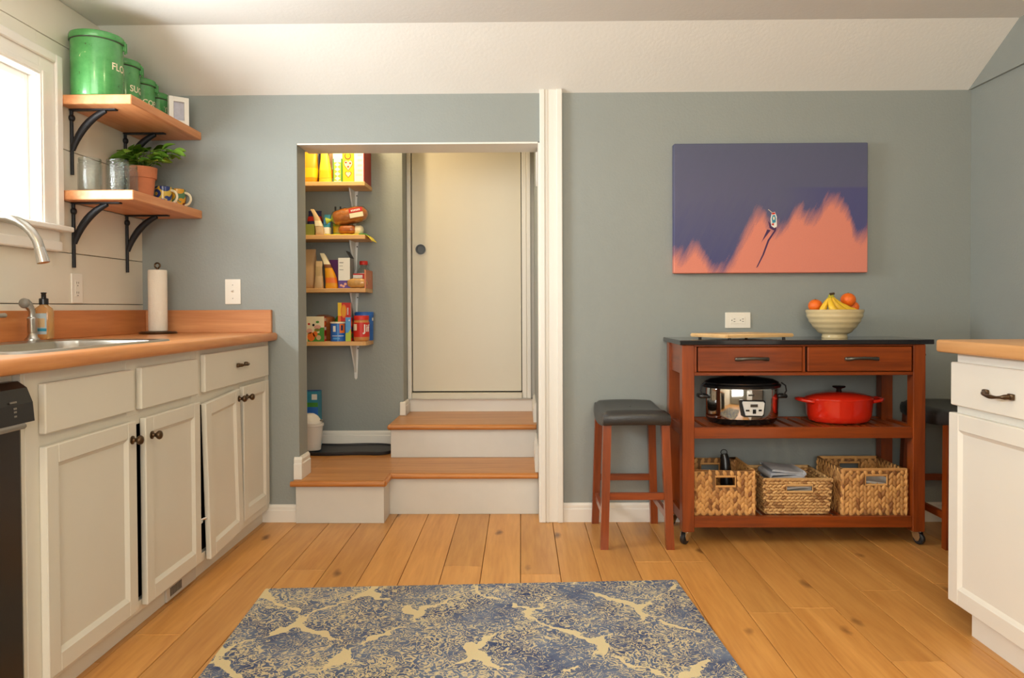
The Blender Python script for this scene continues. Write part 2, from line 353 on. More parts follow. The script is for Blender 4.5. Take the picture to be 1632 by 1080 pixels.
def text_bm(s, size, bold=.0):
    cu = bpy.data.curves.new('t', 'FONT'); cu.body = s; cu.size = size; cu.align_x = 'CENTER'; cu.align_y = 'CENTER'; cu.offset = bold; cu.resolution_u = 3
    o = bpy.data.objects.new('t', cu); C.objects.link(o); bpy.context.view_layer.update()
    me = bpy.data.meshes.new_from_object(o.evaluated_get(bpy.context.evaluated_depsgraph_get())); bpy.data.objects.remove(o); bpy.data.curves.remove(cu)
    b_ = B(); b_.from_mesh(me); bpy.data.meshes.remove(me); bmesh.ops.triangulate(b_, faces=b_.faces); return b_
def text_front(name, s, size, x, y, z, material, parent, bold=0, rot=0, local=False, squash=1.0):
    """lettering facing -Y centred at x, z"""
    b_ = text_bm(s, size, bold); cr, sr = math.cos(rot), math.sin(rot)
    for v in b_.verts:
        a, c = v.co.x*squash, v.co.y; v.co = (x+a*cr-c*sr, y, z+a*sr+c*cr)
    return mk(name, b_, material, parent, local=local)

# ------------------------------------------------------------------ room shell
RX = 3.935; WT = 2.037; CZ = 2.237; CY = -.355; REAR = -5.4
fl = tag(mk('floor', box(B(), -.1, RX+.1, REAR, 1.2, -.06, -.012), 'joint_dark'), 'honey oak plank floor with dark knots', 'floor', kind='structure')
pw = .152; x = .74-pw*6
while x < RX+.02:
    y = .13; first = random.uniform(.5, 2.4)
    while y > REAR:
        ln = first if y == .13 else random.uniform(1.4, 2.3); y1 = max(REAR, y-ln)
        bx('plank', fl, 'oak_floor', x+.0011, min(x+pw, RX+.03)-.0011, y1+.001, y-.001, -.012, random.uniform(-.0006,.0004), .0015)
        y = y1
    x += pw
# back wall (opening X .745-1.905, top 1.808), left / right / rear walls, ceiling
b_ = B(); box(b_, -.1, .745, 0, .135, -.02, 2.3); box(b_, .745, 1.905, 0, .135, 1.808, 2.3); box(b_, .402, 1.892, .1355, .2, 1.808, 2.3); box(b_, 1.905, RX+.1, 0, .135, -.02, 2.3)
struct('wall_back', b_, 'wall_paint', 'grey painted wall with the pantry opening and the painting')
b_ = B(); prism(b_, [(.0,WT),(CY,CZ),(CY,CZ+.06),(.0,WT+.14)], 'X', -.1, RX+.1)
box(b_, -.1, RX+.1, REAR-.1, CY, CZ, CZ+.06)
struct('ceiling', b_, 'ceiling_paint', 'white ceiling folding down in a sloped strip to the grey wall')
b_ = B(); box(b_, RX, RX+.1, REAR, 0, -.02, WT); box(b_, RX-.014, RX+.1, REAR, 0, WT, 2.32)
struct('wall_right', b_, 'wall_paint', 'grey side wall with a shadow line at head height')
# rear wall behind the viewpoint, with a wide window
b_ = B(); box(b_, -.1, .5, REAR-.1, REAR, -.02, 2.3); box(b_, 3.0, RX+.1, REAR-.1, REAR, -.02, 2.3); box(b_, .5, 3.0, REAR-.1, REAR, -.02, .82); box(b_, .5, 3.0, REAR-.1, REAR, 2.08, 2.3)
struct('wall_front', b_, 'wall_paint', 'grey end wall with a wide window')
wr = thing('window_2', 'wide white framed window in the end wall', 'window', (1.75,REAR,.82), kind='structure')
for x0, x1, z0, z1 in ((.42,.5,.74,2.16),(3.0,3.08,.74,2.16),(.5,3.0,2.08,2.16),(.5,3.0,.74,.82),(1.3,1.35,.82,2.08),(2.15,2.2,.82,2.08)):
    bx('window_frame', wr, 'trim_paint', x0, x1, REAR-.02, REAR+.03, z0, z1, .004)
# left wall: backing plus separate shiplap boards around the sink window
WY0, WY1, WZ0, WZ1 = -1.775, -.765, 1.345, 1.9
b_ = B(); box(b_, -.12, -.016, REAR, WY0, -.02, 2.3); box(b_, -.12, -.016, WY1, 0, -.02, 2.3); box(b_, -.12, -.016, WY0, WY1, -.02, WZ0); box(b_, -.12, -.016, WY0, WY1, WZ1, 2.3)
wl = tag(mk('wall_left', b_, 'slot_dark'), 'cream painted shiplap wall around the sink window', 'wall', kind='structure')
zb = [.0]+[1.043+.2045*k for k in range(-4,6)]+[CZ]
for z0, z1 in zip(zb, zb[1:]):
    segs = [(REAR, 0)]
    if z1 > WZ0 and z0 < WZ1:
        segs = [(REAR, WY0), (WY1, 0)]
        if z0 < WZ0: bx('board', wl, 'shiplap_paint', -.016, 0, WY0, WY1, z0+.0015, WZ0)
        if z1 > WZ1: bx('board', wl, 'shiplap_paint', -.016, 0, WY0, WY1, WZ1, z1-.0015)
    for y0, y1 in segs: bx('board', wl, 'shiplap_paint', -.016, 0, y0, y1, z0+.0015, z1-.0015, .0015)
# sink window
wn = thing('window_1', 'white sink window with moulded casing and sill on the shiplap wall', 'window', (0,-1.27,1.345), kind='structure')
def casing(bm, y0, y1, z0, z1, d=1):
    box(bm, .0005, .016, y0, y1, z0, z1, .002)
b_ = B(); box(b_, .0005, .014, WY1, WY1+.125, WZ0, WZ1+.105, .002); box(b_, .012, .024, WY1+.085, WY1+.125, WZ0, WZ1+.105, .004); box(b_, .012, .018, WY1+.01, WY1+.03, WZ0, WZ1+.02, .002); mk('casing', b_, 'trim_paint', wn)
b_ = B(); box(b_, .0005, .014, WY0-.125, WY0, WZ0, WZ1+.105, .002); box(b_, .012, .024, WY0-.125, WY0-.085, WZ0, WZ1+.105, .004); mk('casing', b_, 'trim_paint', wn)
b_ = B(); box(b_, .0005, .014, WY0, WY1, WZ1, WZ1+.105, .002); box(b_, .012, .024, WY0-.084, WY1+.084, WZ1+.07, WZ1+.105, .004); box(b_, .012, .018, WY0, WY1, WZ1+.01, WZ1+.03, .002); mk('casing', b_, 'trim_paint', wn)
for y0, y1, z0, z1 in ((WY0,WY0+.03,WZ0,WZ1),(WY1-.03,WY1,WZ0,WZ1),(WY0+.03,WY1-.03,WZ1-.03,WZ1),(WY0+.03,WY1-.03,WZ0,WZ0+.03)):
    bx('sash', wn, 'trim_paint', -.06, -.03, y0, y1, z0, z1, .003)
for y0, y1, z0, z1 in ((WY0-.001,WY0,WZ0,WZ1),(WY1,WY1+.001,WZ0,WZ1)):
    bx('jamb', wn, 'trim_paint', -.125, -.0005, y0-.002, y1+.002, z0, z1)
for z0, z1 in ((WZ0-.001,WZ0+.001),(WZ1-.001,WZ1+.001)): bx('jamb', wn, 'trim_paint', -.125, -.0005, WY0, WY1, z0, z1)
bx('window_pane', wn, 'pane_glass', -.048, -.044, WY0+.03, WY1-.03, WZ0+.03, WZ1-.03)
bx('window_sill', wn, 'trim_paint', -.06, .05, WY0-.15, WY1+.145, WZ0-.02, WZ0, .005, 2)
b_ = B(); box(b_, .0005, .016, WY0-.12, WY1+.105, WZ0-.085, WZ0-.02, .002); box(b_, .0005, .028, WY0-.12, WY1+.105, WZ0-.1, WZ0-.06, .006, 2); mk('apron', b_, 'trim_paint', wn)

# alcove behind the opening
b_ = B(); box(b_, .30, .40, .135, .95, -.02, 2.42); struct('wall_alcove_left', b_, 'wall_paint', 'grey side wall inside the pantry alcove')
b_ = B(); box(b_, .30, 1.09, .85, .95, -.02, 2.42); box(b_, 1.09, 1.112, .85, 1.14, -.02, 2.42); box(b_, 1.113, 1.892, 1.064, 1.14, -.02, 2.42); struct('wall_alcove_back', b_, 'wall_paint', 'grey wall behind the pantry shelves')
b_ = B(); box(b_, 1.893, 2.0, .135, 1.14, -.02, 2.42); struct('wall_alcove_right', b_, 'wall_paint', 'grey side wall beside the steps')
struct('ceiling_alcove', box(B(), .30, 2.0, .135, 1.14, 2.3, 2.4), 'ceiling_paint', 'white ceiling above the pantry alcove')
dr = thing('door_1', 'flat cream door at the top of the steps with a round black pull', 'door', (1.475,1.03,.465), kind='structure')
bx('door_slab', dr, 'door_paint', 1.142, 1.812, 1.03, 1.06, .508, 2.26, .002)
bx('door_frame', dr, 'trim_paint', 1.113, 1.137, 1.0, 1.06, .465, 2.28, .003)
b_ = B(); box(b_, 1.817, 1.845, 1.012, 1.06, .465, 2.28, .003); box(b_, 1.846, 1.872, 1.0, 1.06, .465, 2.28, .004); box(b_, 1.873, 1.8925, 1.03, 1.06, .465, 2.28); mk('door_frame', b_, 'trim_paint', dr)
bx('door_gap', dr, 'interior_dark', 1.137, 1.817, 1.045, 1.06, .5, .51)
bx('door_sill', dr, 'door_paint', 1.138, 1.816, 1.0, 1.06, .465, .5, .003)
bx('sill_strip', dr, 'brushed_steel', 1.113, 1.87, .985, 1.005, .462, .468, .001)
b_ = B(); lathe(b_, [(0.0001,0),(.022,0),(.024,.006),(.031,.006),(.031,.0),(.031,-.004),(.0001,-.004)], n=24)
bmesh.ops.rotate(b_, verts=b_.verts, matrix=Matrix.Rotation(PI/2,3,'X')); bmesh.ops.translate(b_, verts=b_.verts, vec=(1.195,1.026,1.382)); mk('door_pull', b_, 'black_plastic', dr, 40)
# steps
st = thing('entry_steps', 'white painted steps with oak treads rising to the cream door', 'steps', (1.3,.3,0))
bx('riser', st, 'riser_paint', .735, 1.155, -.03, .13, 0, .178, .001)
bx('riser', st, 'riser_paint', 1.155, 1.893, .125, .16, 0, .178, .001)
bx('riser', st, 'riser_paint', 1.095, 1.893, .505, .535, .205, .356, .001)
bx('riser', st, 'trim_paint', 1.112, 1.893, 1.005, 1.03, .386, .462, .001)
b_ = B(); box(b_, .40, .745, .136, .85, .18, .205); box(b_, .746, 1.155, -.035, .85, .18, .205); box(b_, 1.1555, 1.893, .12, .51, .18, .205); box(b_, .7255, .7455, -.035, -.001, .18, .205); mk('landing_tread', b_, 'oak_tread', st)
b_ = B(); box(b_, 1.09, 1.893, .50, 1.006, .358, .386); mk('tread', b_, 'oak_tread', st)
tube_n = lambda pts, r=.0135: tube(B(), pts, r, 12)
mk('nosing', tube_n([(.717,-.048,.1912),(1.164,-.048,.1912)]), 'oak_nosing', st, 50)
mk('nosing', tube_n([(1.160,-.046,.1912),(1.160,.112,.1912)]), 'oak_nosing', st, 50)
mk('nosing', tube_n([(1.162,.112,.1912),(1.889,.112,.1912)]), 'oak_nosing', st, 50)
mk('nosing', tube_n([(1.086,.49,.372),(1.889,.49,.372)],.014), 'oak_nosing', st, 50)
mk('nosing', tube_n([(1.092,.49,.372),(1.092,.84,.372)],.014), 'oak_nosing', st, 50)
# baseboards: moulded profile run along X or Y
def base_prof(h=.09, d=.016): return [(0,0),(d,0),(d,h*.68),(d*.75,h*.72),(d*.75,h*.88),(d*.35,h),(0,h)]
def baseX(bm, x0, x1, ywall, z0, h=.09): return prism(bm, [(ywall-p[0], z0+p[1]) for p in base_prof(h)], 'X', x0, x1)
def baseY(bm, y0, y1, xwall, z0, sgn, h=.09): return prism(bm, [(xwall+sgn*p[0], z0+p[1]) for p in base_prof(h)], 'Y', y0, y1)
struct('baseboard_back', baseX(B(), .56, .734, 0, 0, .083), 'trim_paint', 'white baseboard between the sink cabinets and the steps')
struct('baseboard_right', baseX(B(), 2.008, RX, 0, 0), 'trim_paint', 'white baseboard along the wall behind the cart')
b_ = B(); baseX(b_, .722, .7605, -.0005, .206, .105); baseY(b_, .0002, .136, .745, .206, 1, .105); struct('baseboard_jamb', b_, 'trim_paint', 'short white baseboard wrapping the opening corner on the landing')
struct('baseboard_alcove', baseX(B(), .40, 1.09, .85, .206), 'trim_paint', 'white baseboard under the pantry shelves')
b_ = B(); baseY(b_, .834, 1.0, 1.112, .387, 1, .08); box(b_, 1.092, 1.128, .826, .849, .387, .466, .004); struct('baseboard_step', b_, 'trim_paint', 'short white baseboard stub on the upper tread')
b_ = B(); baseY(b_, .56, 1.0, 1.893, .387, -1, .105); baseY(b_, .13, .5, 1.893, .206, -1, .13); struct('baseboard_stairs', b_, 'trim_paint', 'white baseboard stepping up the right side of the treads')
b_ = B(); box(b_, 1.901, 2.007, -.02, .0, 0, WT+.012, .002); box(b_, 1.901, 1.925, -.028, -.02, 0, WT+.012, .003); box(b_, 1.932, 1.936, -.024, -.02, 0, WT+.012); box(b_, 1.98, 2.007, -.03, -.02, 0, WT+.012, .003); box(b_, 1.893, 1.903, -.02, .10, 0, 1.7995)
struct('trim_1', b_, 'trim_paint', 'tall white moulded post beside the pantry opening')
struct('trim_3', box(B(), .746, 1.8925, .001, .2, 1.8, 1.8078), 'trim_paint', 'pale painted underside of the pantry opening')
b_ = B(); prism(b_, [(.10,1.78),(.14,1.78),(.14,1.62),(.125,1.64)], 'X', 1.885, 1.893); struct('trim_2', b_, 'trim_paint', 'small white bracket piece at the top of the opening')

# ------------------------------------------------------------------ rug
th = math.radians(3.3)
rg = tag(bx('area_rug', None, 'rug_weave', 0, 1.506, -2.3, 0, .0005, .009, .003, 2), 'faded blue and cream damask area rug on the oak floor', 'rug')
rg.location = (.879,-.87,0); rg.rotation_euler = (0,0,th)

# ------------------------------------------------------------------ cabinetry helpers
def shaker(name, parent, material, xf, xb, y0, y1, z0, z1, stile=.05, tilt=0, mid=None, knob=None):
    """frame-and-panel door in a plane of constant X; xf front, xb back"""
    s = 1 if xf > xb else -1
    b_ = B()
    box(b_, xb, xf, y0, y0+stile, z0, z1, .0025); box(b_, xb, xf, y1-stile, y1, z0, z1, .0025)
    box(b_, xb, xf, y0+stile-.001, y1-stile+.001, z1-stile, z1, .0025); box(b_, xb, xf, y0+stile-.001, y1-stile+.001, z0, z0+stile, .0025)
    pn = B(); box(pn, xb+s*.002, xf-s*.009, y0+stile-.002, y1-stile+.002, z0+stile-.002, z1-stile+.002)
    # sloped inner moulding
    a, c = stile, stile+.011
    secs = [[(xf-s*.002,y0+a,z0+a),(xf-s*.002,y1-a,z0+a),(xf-s*.002,y1-a,z1-a),(xf-s*.002,y0+a,z1-a)], [(xf-s*.0095,y0+c,z0+c),(xf-s*.0095,y1-c,z0+c),(xf-s*.0095,y1-c,z1-c),(xf-s*.0095,y0+c,z1-c)]]
    loft(b_, secs, caps=False)
    piv = Vector((xf, y0 if tilt < 0 else y1, z1))
    if tilt:
        for q in (b_, pn): bmesh.ops.rotate(q, verts=q.verts, cent=piv, matrix=Matrix.Rotation(tilt,3,'X'))
    d = mk(name, b_, material, parent); mk('panel', pn, material, d)
    if knob:
        p = Vector((xf, knob[0], knob[1]))
        if tilt: p = piv + Matrix.Rotation(tilt,3,'X') @ (p-piv)
        k = B(); lathe(k, [(.0001,0),(.013,0),(.013,.003),(.007,.005),(.0055,.011),(.009,.016),(.0135,.021),(.0145,.026),(.012,.031),(.006,.034),(.0001,.0345)], n=18)
        bmesh.ops.rotate(k, verts=k.verts, matrix=Matrix.Rotation(s*PI/2,3,'Y')); bmesh.ops.translate(k, verts=k.verts, vec=p); mk('knob', k, 'bronze', d, 40)
    return d
def pull_x(parent, x, s, yc, zc, ln=.10, drop=0, material='bronze'):
    """bow handle on a face of constant X"""
    k = B(); pts = []
    for i in range(13):
        t_ = -1+2*i/12; pts.append((x+s*(.006+.022*(1-t_**4)), yc+t_*ln/2, zc-drop*(1-t_*t_)))
    tube(k, pts, [.0075 if abs(i-6) > 4 else .005+.0012*math.cos(i-6) for i in range(13)], 10)
    for sg in (-1,1): box(k, x, x+s*.012, yc+sg*ln/2-.011, yc+sg*ln/2+.011, zc-.009, zc+.009, .004, 2)
    return mk('pull', k, material, parent, 45)
# --- left run
sc = thing('sink_cabinet', 'cream sink cabinet with two false drawer fronts and two doors, left one shut', 'cabinet', (.3,-1.27,0))
def carcass(parent, y0, y1, stiles, rails, toe=(0,.06), side=True):
    b_ = B(); box(b_, .02, .58, y0, y0+.016, .06, .868); box(b_, .02, .58, y1-.016, y1, .06, .868); box(b_, .004, .02, y0, y1, .06, .868); box(b_, .02, .58, y0+.016, y1-.016, .06, .078)
    mk('carcass', b_, 'interior_dark', parent)
    b_ = B()
    for a, c, z0, z1 in stiles: box(b_, .578, .60, a, c, z0, z1, .001)
    for z0, z1 in rails: box(b_, .58, .599, y0, y1, z0, z1, .001)
    mk('face_frame', b_, 'cabinet_paint', parent)
    bx('toe_kick', parent, 'cabinet_paint', .54, .57, y0, y1, .0005, .064)
carcass(sc, -1.742, -.792, [(-1.742,-1.685,.066,.87),(-1.28,-1.205,.69,.87),(-.835,-.792,.066,.87)], [(.835,.87),(.66,.72),(.066,.1)])
bx('side_panel', sc, 'cabinet_paint', .02, .598, -1.755, -1.742, .0005, .87)
bx('drawer_front', sc, 'cabinet_paint', .60, .62, -1.694, -1.268, .709, .836, .003)
bx('drawer_front', sc, 'cabinet_paint', .60, .62, -1.225, -.817, .707, .838, .003)
shaker('cabinet_door', sc, 'cabinet_paint', .62, .60, -1.693, -1.258, .088, .677, knob=(-1.285,.622))
shaker('cabinet_door', sc, 'cabinet_paint', .62, .60, -1.203, -.803, .082, .677, knob=(-1.165,.617))
dc = thing('drawer_cabinet', 'cream cabinet with one long drawer over two doors, one hanging crooked', 'cabinet', (.3,-.4,0))
carcass(dc, -.791, -.003, [(-.791,-.772,.066,.87),(-.7715,-.73,.69,.87),(-.06,-.003,.066,.87)], [(.845,.87),(.66,.72),(.066,.098)])
d_ = bx('drawer', dc, 'cabinet_paint', .60, .62, -.757, -.055, .707, .85, .003); pull_x(d_, .62, 1, -.40, .785, .085)
shaker('cabinet_door', dc, 'cabinet_paint', .624, .604, -.764, -.425, .084, .684, tilt=.055, knob=(-.44,.645))
shaker('cabinet_door', dc, 'cabinet_paint', .62, .60, -.374, -.056, .108, .688, knob=(-.338,.64))
b_ = B(); box(b_, .585, .605, -.775, -.755, .215, .225); tube(b_, [(.58,-.77,.22),(.612,-.745,.23),(.612,-.73,.22)], .005, 6); mk('hinge', b_, 'chrome', dc)
vg = thing('floor_vent', 'pale metal floor register in the cabinet toe kick', 'vent', (.565,-.87,.0))
b_ = B(); box(b_, .5702, .578, -.99, -.76, .004, .060, .001); mk('plate', b_, 'vent_metal', vg)
for i in range(10): bx('vent_slot', vg, 'slot_dark', .5775, .5792, -.965+i*.009, -.961+i*.009, .016, .046)
# worktop with the sink cut-out
SY0, SY1, SX0, SX1 = -1.69, -.85, .085, .555; ZT = .908
ct = thing('worktop', 'oiled butcher block worktop over the cream sink cabinets', 'worktop', (.32,-1.2,.87))
b_ = B(); o_ = .03
outer = [(.004,-2.45),(.62,-2.45),(.62,-.003),(.004,-.003)]; inn = [(SX0+o_,SY0+o_),(SX1-o_,SY0+o_),(SX1-o_,SY1-o_),(SX0+o_,SY1-o_)]
for (x0,x1,y0,y1) in ((.004,.615,SY1-o_,-.003),(.004,.615,-2.45,SY0+o_),(.004,SX0+o_,SY0+o_,SY1-o_),(SX1-o_,.615,SY0+o_,SY1-o_)): box(b_, x0, x1, y0, y1, .87, ZT)
prism(b_, [(.615,.87),(.636,.87),(.642,.874),(.645,.882),(.645,.895),(.641,.904),(.633,ZT),(.615,ZT)], 'Y', -2.45, -.003)
mk('slab', b_, 'butcher_counter', ct, 50)
bx('backsplash', ct, 'butcher_back', .022, .622, -.022, -.001, ZT, 1.016, .002)
bx('backsplash', ct, 'butcher_left', .001, .021, -2.45, -.001, ZT, 1.018, .002)
# sink
sk = thing('kitchen_sink', 'stainless steel drop in sink set in the butcher block', 'sink', (.32,-1.27,ZT))
b_ = B(); N = 7
def rr3(x0,x1,y0,y1,rad,z): return [(p[0],p[1],z) for p in rrect(x0,x1,y0,y1,rad,N)]
loft(b_, [rr3(SX0,SX1,SY0,SY1,.06,ZT), rr3(SX0+.004,SX1-.004,SY0+.004,SY1-.004,.058,ZT+.006), rr3(SX0+.022,SX1-.022,SY0+.022,SY1-.022,.055,ZT+.006), rr3(SX0+.075,SX1-.03,SY0+.032,SY1-.032,.06,ZT+.001),
          rr3(SX0+.085,SX1-.04,SY0+.042,SY1-.042,.06,ZT-.02), rr3(SX0+.095,SX1-.05,SY0+.052,SY1-.052,.055,ZT-.15), rr3(SX0+.12,SX1-.08,SY0+.08,SY1-.08,.05,ZT-.165)], caps=False)
b_.faces.new([v for v in b_.verts][-4*(N+1):]); mk('basin', b_, 'brushed_steel', sk, 35)
b_ = B(); lathe(b_, [(.0001,.003),(.03,.003),(.042,.001),(.042,-.004),(.0001,-.004)], (.31,-1.27,ZT-.162), 20); mk('drain', b_, 'chrome', sk, 40)
fa = thing('faucet', 'brushed steel gooseneck faucet arching over the sink', 'faucet', (.085,-1.27,ZT))
pts = [(.085,-1.27,ZT+.006),(.085,-1.27,1.0),(.085,-1.27,1.10),(.085,-1.27,1.178)]+[(.212-.127*math.cos(a*PI/14), -1.27, 1.178+.127*math.sin(a*PI/14)) for a in range(1,13)]
pts += [(.335,-1.27,1.205)]
b_ = B(); tube(b_, pts, .0145, 14); mk('spout', b_, 'brushed_steel', fa, 50)
b_ = B(); tube(b_, [(.333,-1.27,1.21),(.339,-1.27,1.19),(.345,-1.27,1.165)], [.015,.0165,.018], 14); mk('spray_head', b_, 'chrome', fa, 50)
b_ = B(); lathe(b_, [(.03,0),(.03,.008),(.022,.014),(.02,.06),(.018,.065),(.0001,.066)], (.085,-1.27,ZT+.006), 18); mk('base', b_, 'brushed_steel', fa, 40)
b_ = B(); tube(b_, [(.085,-1.26,.99),(.1,-1.19,1.0),(.108,-1.105,1.003)], [.008,.007,.008], 8); mk('lever', b_, 'brushed_steel', fa, 50)
sp = thing('side_sprayer', 'brushed steel side sprayer standing at the sink corner', 'sprayer', (.085,-.935,ZT))
b_ = B(); lathe(b_, [(.024,.006),(.024,.010),(.017,.016),(.0135,.03),(.0155,.034),(.0155,.075),(.0165,.079),(.0165,.083),(.012,.088),(.0001,.088)], (.085,-.935,ZT), 18); mk('holder', b_, 'brushed_steel', sp, 40)
b_ = B(); tube(b_, [(.085,-.935,ZT+.085),(.084,-.936,ZT+.11),(.08,-.945,ZT+.128),(.074,-.955,ZT+.138)], [.012,.011,.014,.017], 12); mk('spray_head', b_, 'brushed_steel', sp, 40)
b_ = B(); ball(b_, (.073,-.958,ZT+.136), (.019,.013,.018), 14, 10); mk('spray_face', b_, 'grey_plastic', sp, 60)
so = thing('soap_bottle', 'amber hand soap bottle with a black pump behind the sprayer', 'bottle', (.088,-.875,ZT))
b_ = B(); loft(b_, [[(.088+p[0],-.875+p[1],ZT+z) for p in rrect(-a,a,-d,d,min(a,d)*.7,4)] for a, d, z in ((.026,.015,.008),(.031,.019,.014),(.031,.019,.105),(.027,.017,.118),(.014,.012,.128),(.012,.011,.134))]); mk('body', b_, 'soap_amber', so, 45)
bx('label_sticker', so, 'soap_label', .0665, .1095, -.8948, -.8942, ZT+.025, ZT+.1, .0)
bx('label_band', so, 'teal_pack', .0665, .1095, -.8953, -.8947, ZT+.036, ZT+.046)
bx('label_panel', so, 'tan_pack', .069, .1035, -.8953, -.8947, ZT+.05, ZT+.082)
b_ = B(); lathe(b_, [(.0155,0),(.0155,.02),(.013,.022),(.008,.023),(.008,.038),(.0095,.04),(.0095,.043),(.0001,.044)], (.088,-.875,ZT+.132), 16); mk('pump', b_, 'black_plastic', so, 40)
# paper towels
pt = thing('paper_towel_holder', 'dark bronze paper towel stand in the counter corner', 'holder', (.135,-.13,ZT))
b_ = B(); lathe(b_, [(.0001,.001),(.08,.001),(.082,.006),(.076,.011),(.02,.013),(.0001,.013)], (.135,-.13,ZT), 28); mk('base', b_, 'bronze', pt, 40)
b_ = B(); tube(b_, [(.135,-.13,ZT+.01),(.135,-.13,1.212)], .006, 8); tube(b_, [(.135+.012*math.sin(a*2*PI/14), -.13, 1.222-.012*math.cos(a*2*PI/14)) for a in range(14)], .004, 6, closed=True); mk('rod', b_, 'bronze', pt, 50)
b_ = B(); lathe(b_, [(.012,0),(.039,0),(.041,.004),(.041,.276),(.039,.28),(.012,.28)], (.135,-.13,ZT+.0135), 28, caps=False); lathe(b_, [(.012,0),(.012,.28)], (.135,-.13,ZT+.0135), 28, caps=False)
tag(mk('paper_towel_roll', b_, 'paper_white', None, 40), 'white paper towel roll on the bronze stand', 'paper towels')
# dishwasher
dw = thing('dishwasher', 'black dishwasher beside the cream sink cabinet', 'dishwasher', (.3,-2.06,0))
bx('tub', dw, 'dishwasher_black', .03, .575, -2.36, -1.762, .02, .845)
bx('front_panel', dw, 'dishwasher_black', .575, .606, -2.36, -1.766, .09, .745, .004)
b_ = B(); prism(b_, [(.575,.85),(.60,.85),(.622,.835),(.636,.80),(.640,.755),(.575,.75)], 'Y', -2.36, -1.766); mk('control_panel', b_, 'dishwasher_black', dw)
bx('handle', dw, 'grey_plastic', .606, .646, -2.26, -1.80, .742, .755, .004)
for i, z in enumerate((.805,.79,.782,.772)): bx('button_print', dw, 'grey_plastic', .6366, .6385, -1.835-.012*(i==0), -1.826, z, z+.004)
bx('kick_panel', dw, 'black_plastic', .53, .54, -2.36, -1.766, .002, .085)
bx('filler_strip', ct, 'cabinet_paint', .56, .58, -2.36, -1.758, .849, .869)
tag(bx('end_panel', None, 'cabinet_paint', .02, .60, -2.449, -2.43, .0005, .869, .001), 'cream end panel supporting the worktop past the dishwasher', 'panel')
# island on the right
isl = thing('island_cabinet', 'white island cabinet with one drawer over a panelled door', 'cabinet', (3.4,-1.45,0))
b_ = B(); box(b_, 3.212, 3.85, -2.25, -1.166, .072, .872); mk('carcass', b_, 'island_paint', isl)
b_ = B(); box(b_, 3.192, 3.212, -2.25, -1.166, .072, .872, .001); mk('face_frame', b_, 'island_paint', isl)
d_ = bx('drawer', isl, 'island_paint', 3.17, 3.192, -1.655, -1.167, .709, .844, .003); pull_x(d_, 3.17, -1, -1.408, .768, .112, .006)
shaker('cabinet_door', isl, 'island_paint', 3.17, 3.192, -1.655, -1.157, .084, .684, .052)
d_ = bx('drawer', isl, 'island_paint', 3.17, 3.192, -2.2, -1.70, .709, .844, .003); pull_x(d_, 3.17, -1, -1.95, .768, .112, .006)
shaker('cabinet_door', isl, 'island_paint', 3.17, 3.192, -2.2, -1.70, .084, .684, .052)
bx('toe_kick', isl, 'island_paint', 3.2, 3.8, -2.25, -1.235, .0005, .072)
tag(bx('island_worktop', None, 'island_top', 3.147, 3.89, -2.28, -1.122, .873, .913, .008, 3, 40), 'pale butcher block slab topping the white island cabinet', 'worktop')

# ------------------------------------------------------------------ wall shelves and what stands on them
def bracket(y, zt, length, label):
    t = thing('shelf_bracket', label, 'bracket', (0,y,zt))
    zb = zt-.262; b_ = B()
    tube(b_, [(.007,y,zt-.002),(.007,y,zb)], .007, 10, flat=1.0); ball(b_, (.008,y,zt-.035), (.012,.014,.015), 12, 8); mk('wall_bar', b_, 'iron', t, 50)
    b_ = B(); box(b_, .002, length, y-.012, y+.012, zt-.0062, zt-.0002, .0015); mk('top_plate', b_, 'iron', t)
    b_ = B(); pts = []
    for i in range(11):
        a = i/10*PI/2; f_ = i/10; pts.append((.010+.135*(.55*(1-math.cos(a))+.45*f_), y, zt-.165+.158*(.55*math.sin(a)+.45*f_)))
    tube(b_, pts, [.008+.0045*math.sin(PI*i/10) for i in range(11)], 10, flat=1.25); mk('brace', b_, 'iron', t, 50)
SZ1, SZ2, SW = 1.862, 1.490, .29
s1 = tag(bx('wall_shelf', None, 'shelf_maple', .001, SW, -.638, -.002, SZ1-.037, SZ1, .003), 'maple butcher block shelf carrying the green canisters', 'shelf', 'shelves beside the sink window')
s2 = tag(bx('wall_shelf', None, 'shelf_maple', .001, SW, -.632, -.002, SZ2-.038, SZ2, .003), 'maple butcher block shelf carrying the glass jars and the potted plant', 'shelf', 'shelves beside the sink window')
bracket(-.56, SZ1-.037, .19, 'black iron bracket under the canister shelf beside the window'); bracket(-.155, SZ1-.037, .19, 'black iron bracket under the canister shelf behind the plant')
bracket(-.556, SZ2-.038, .20, 'black iron bracket under the jar shelf beside the window'); bracket(-.15, SZ2-.038, .20, 'black iron bracket under the jar shelf near the grey wall')
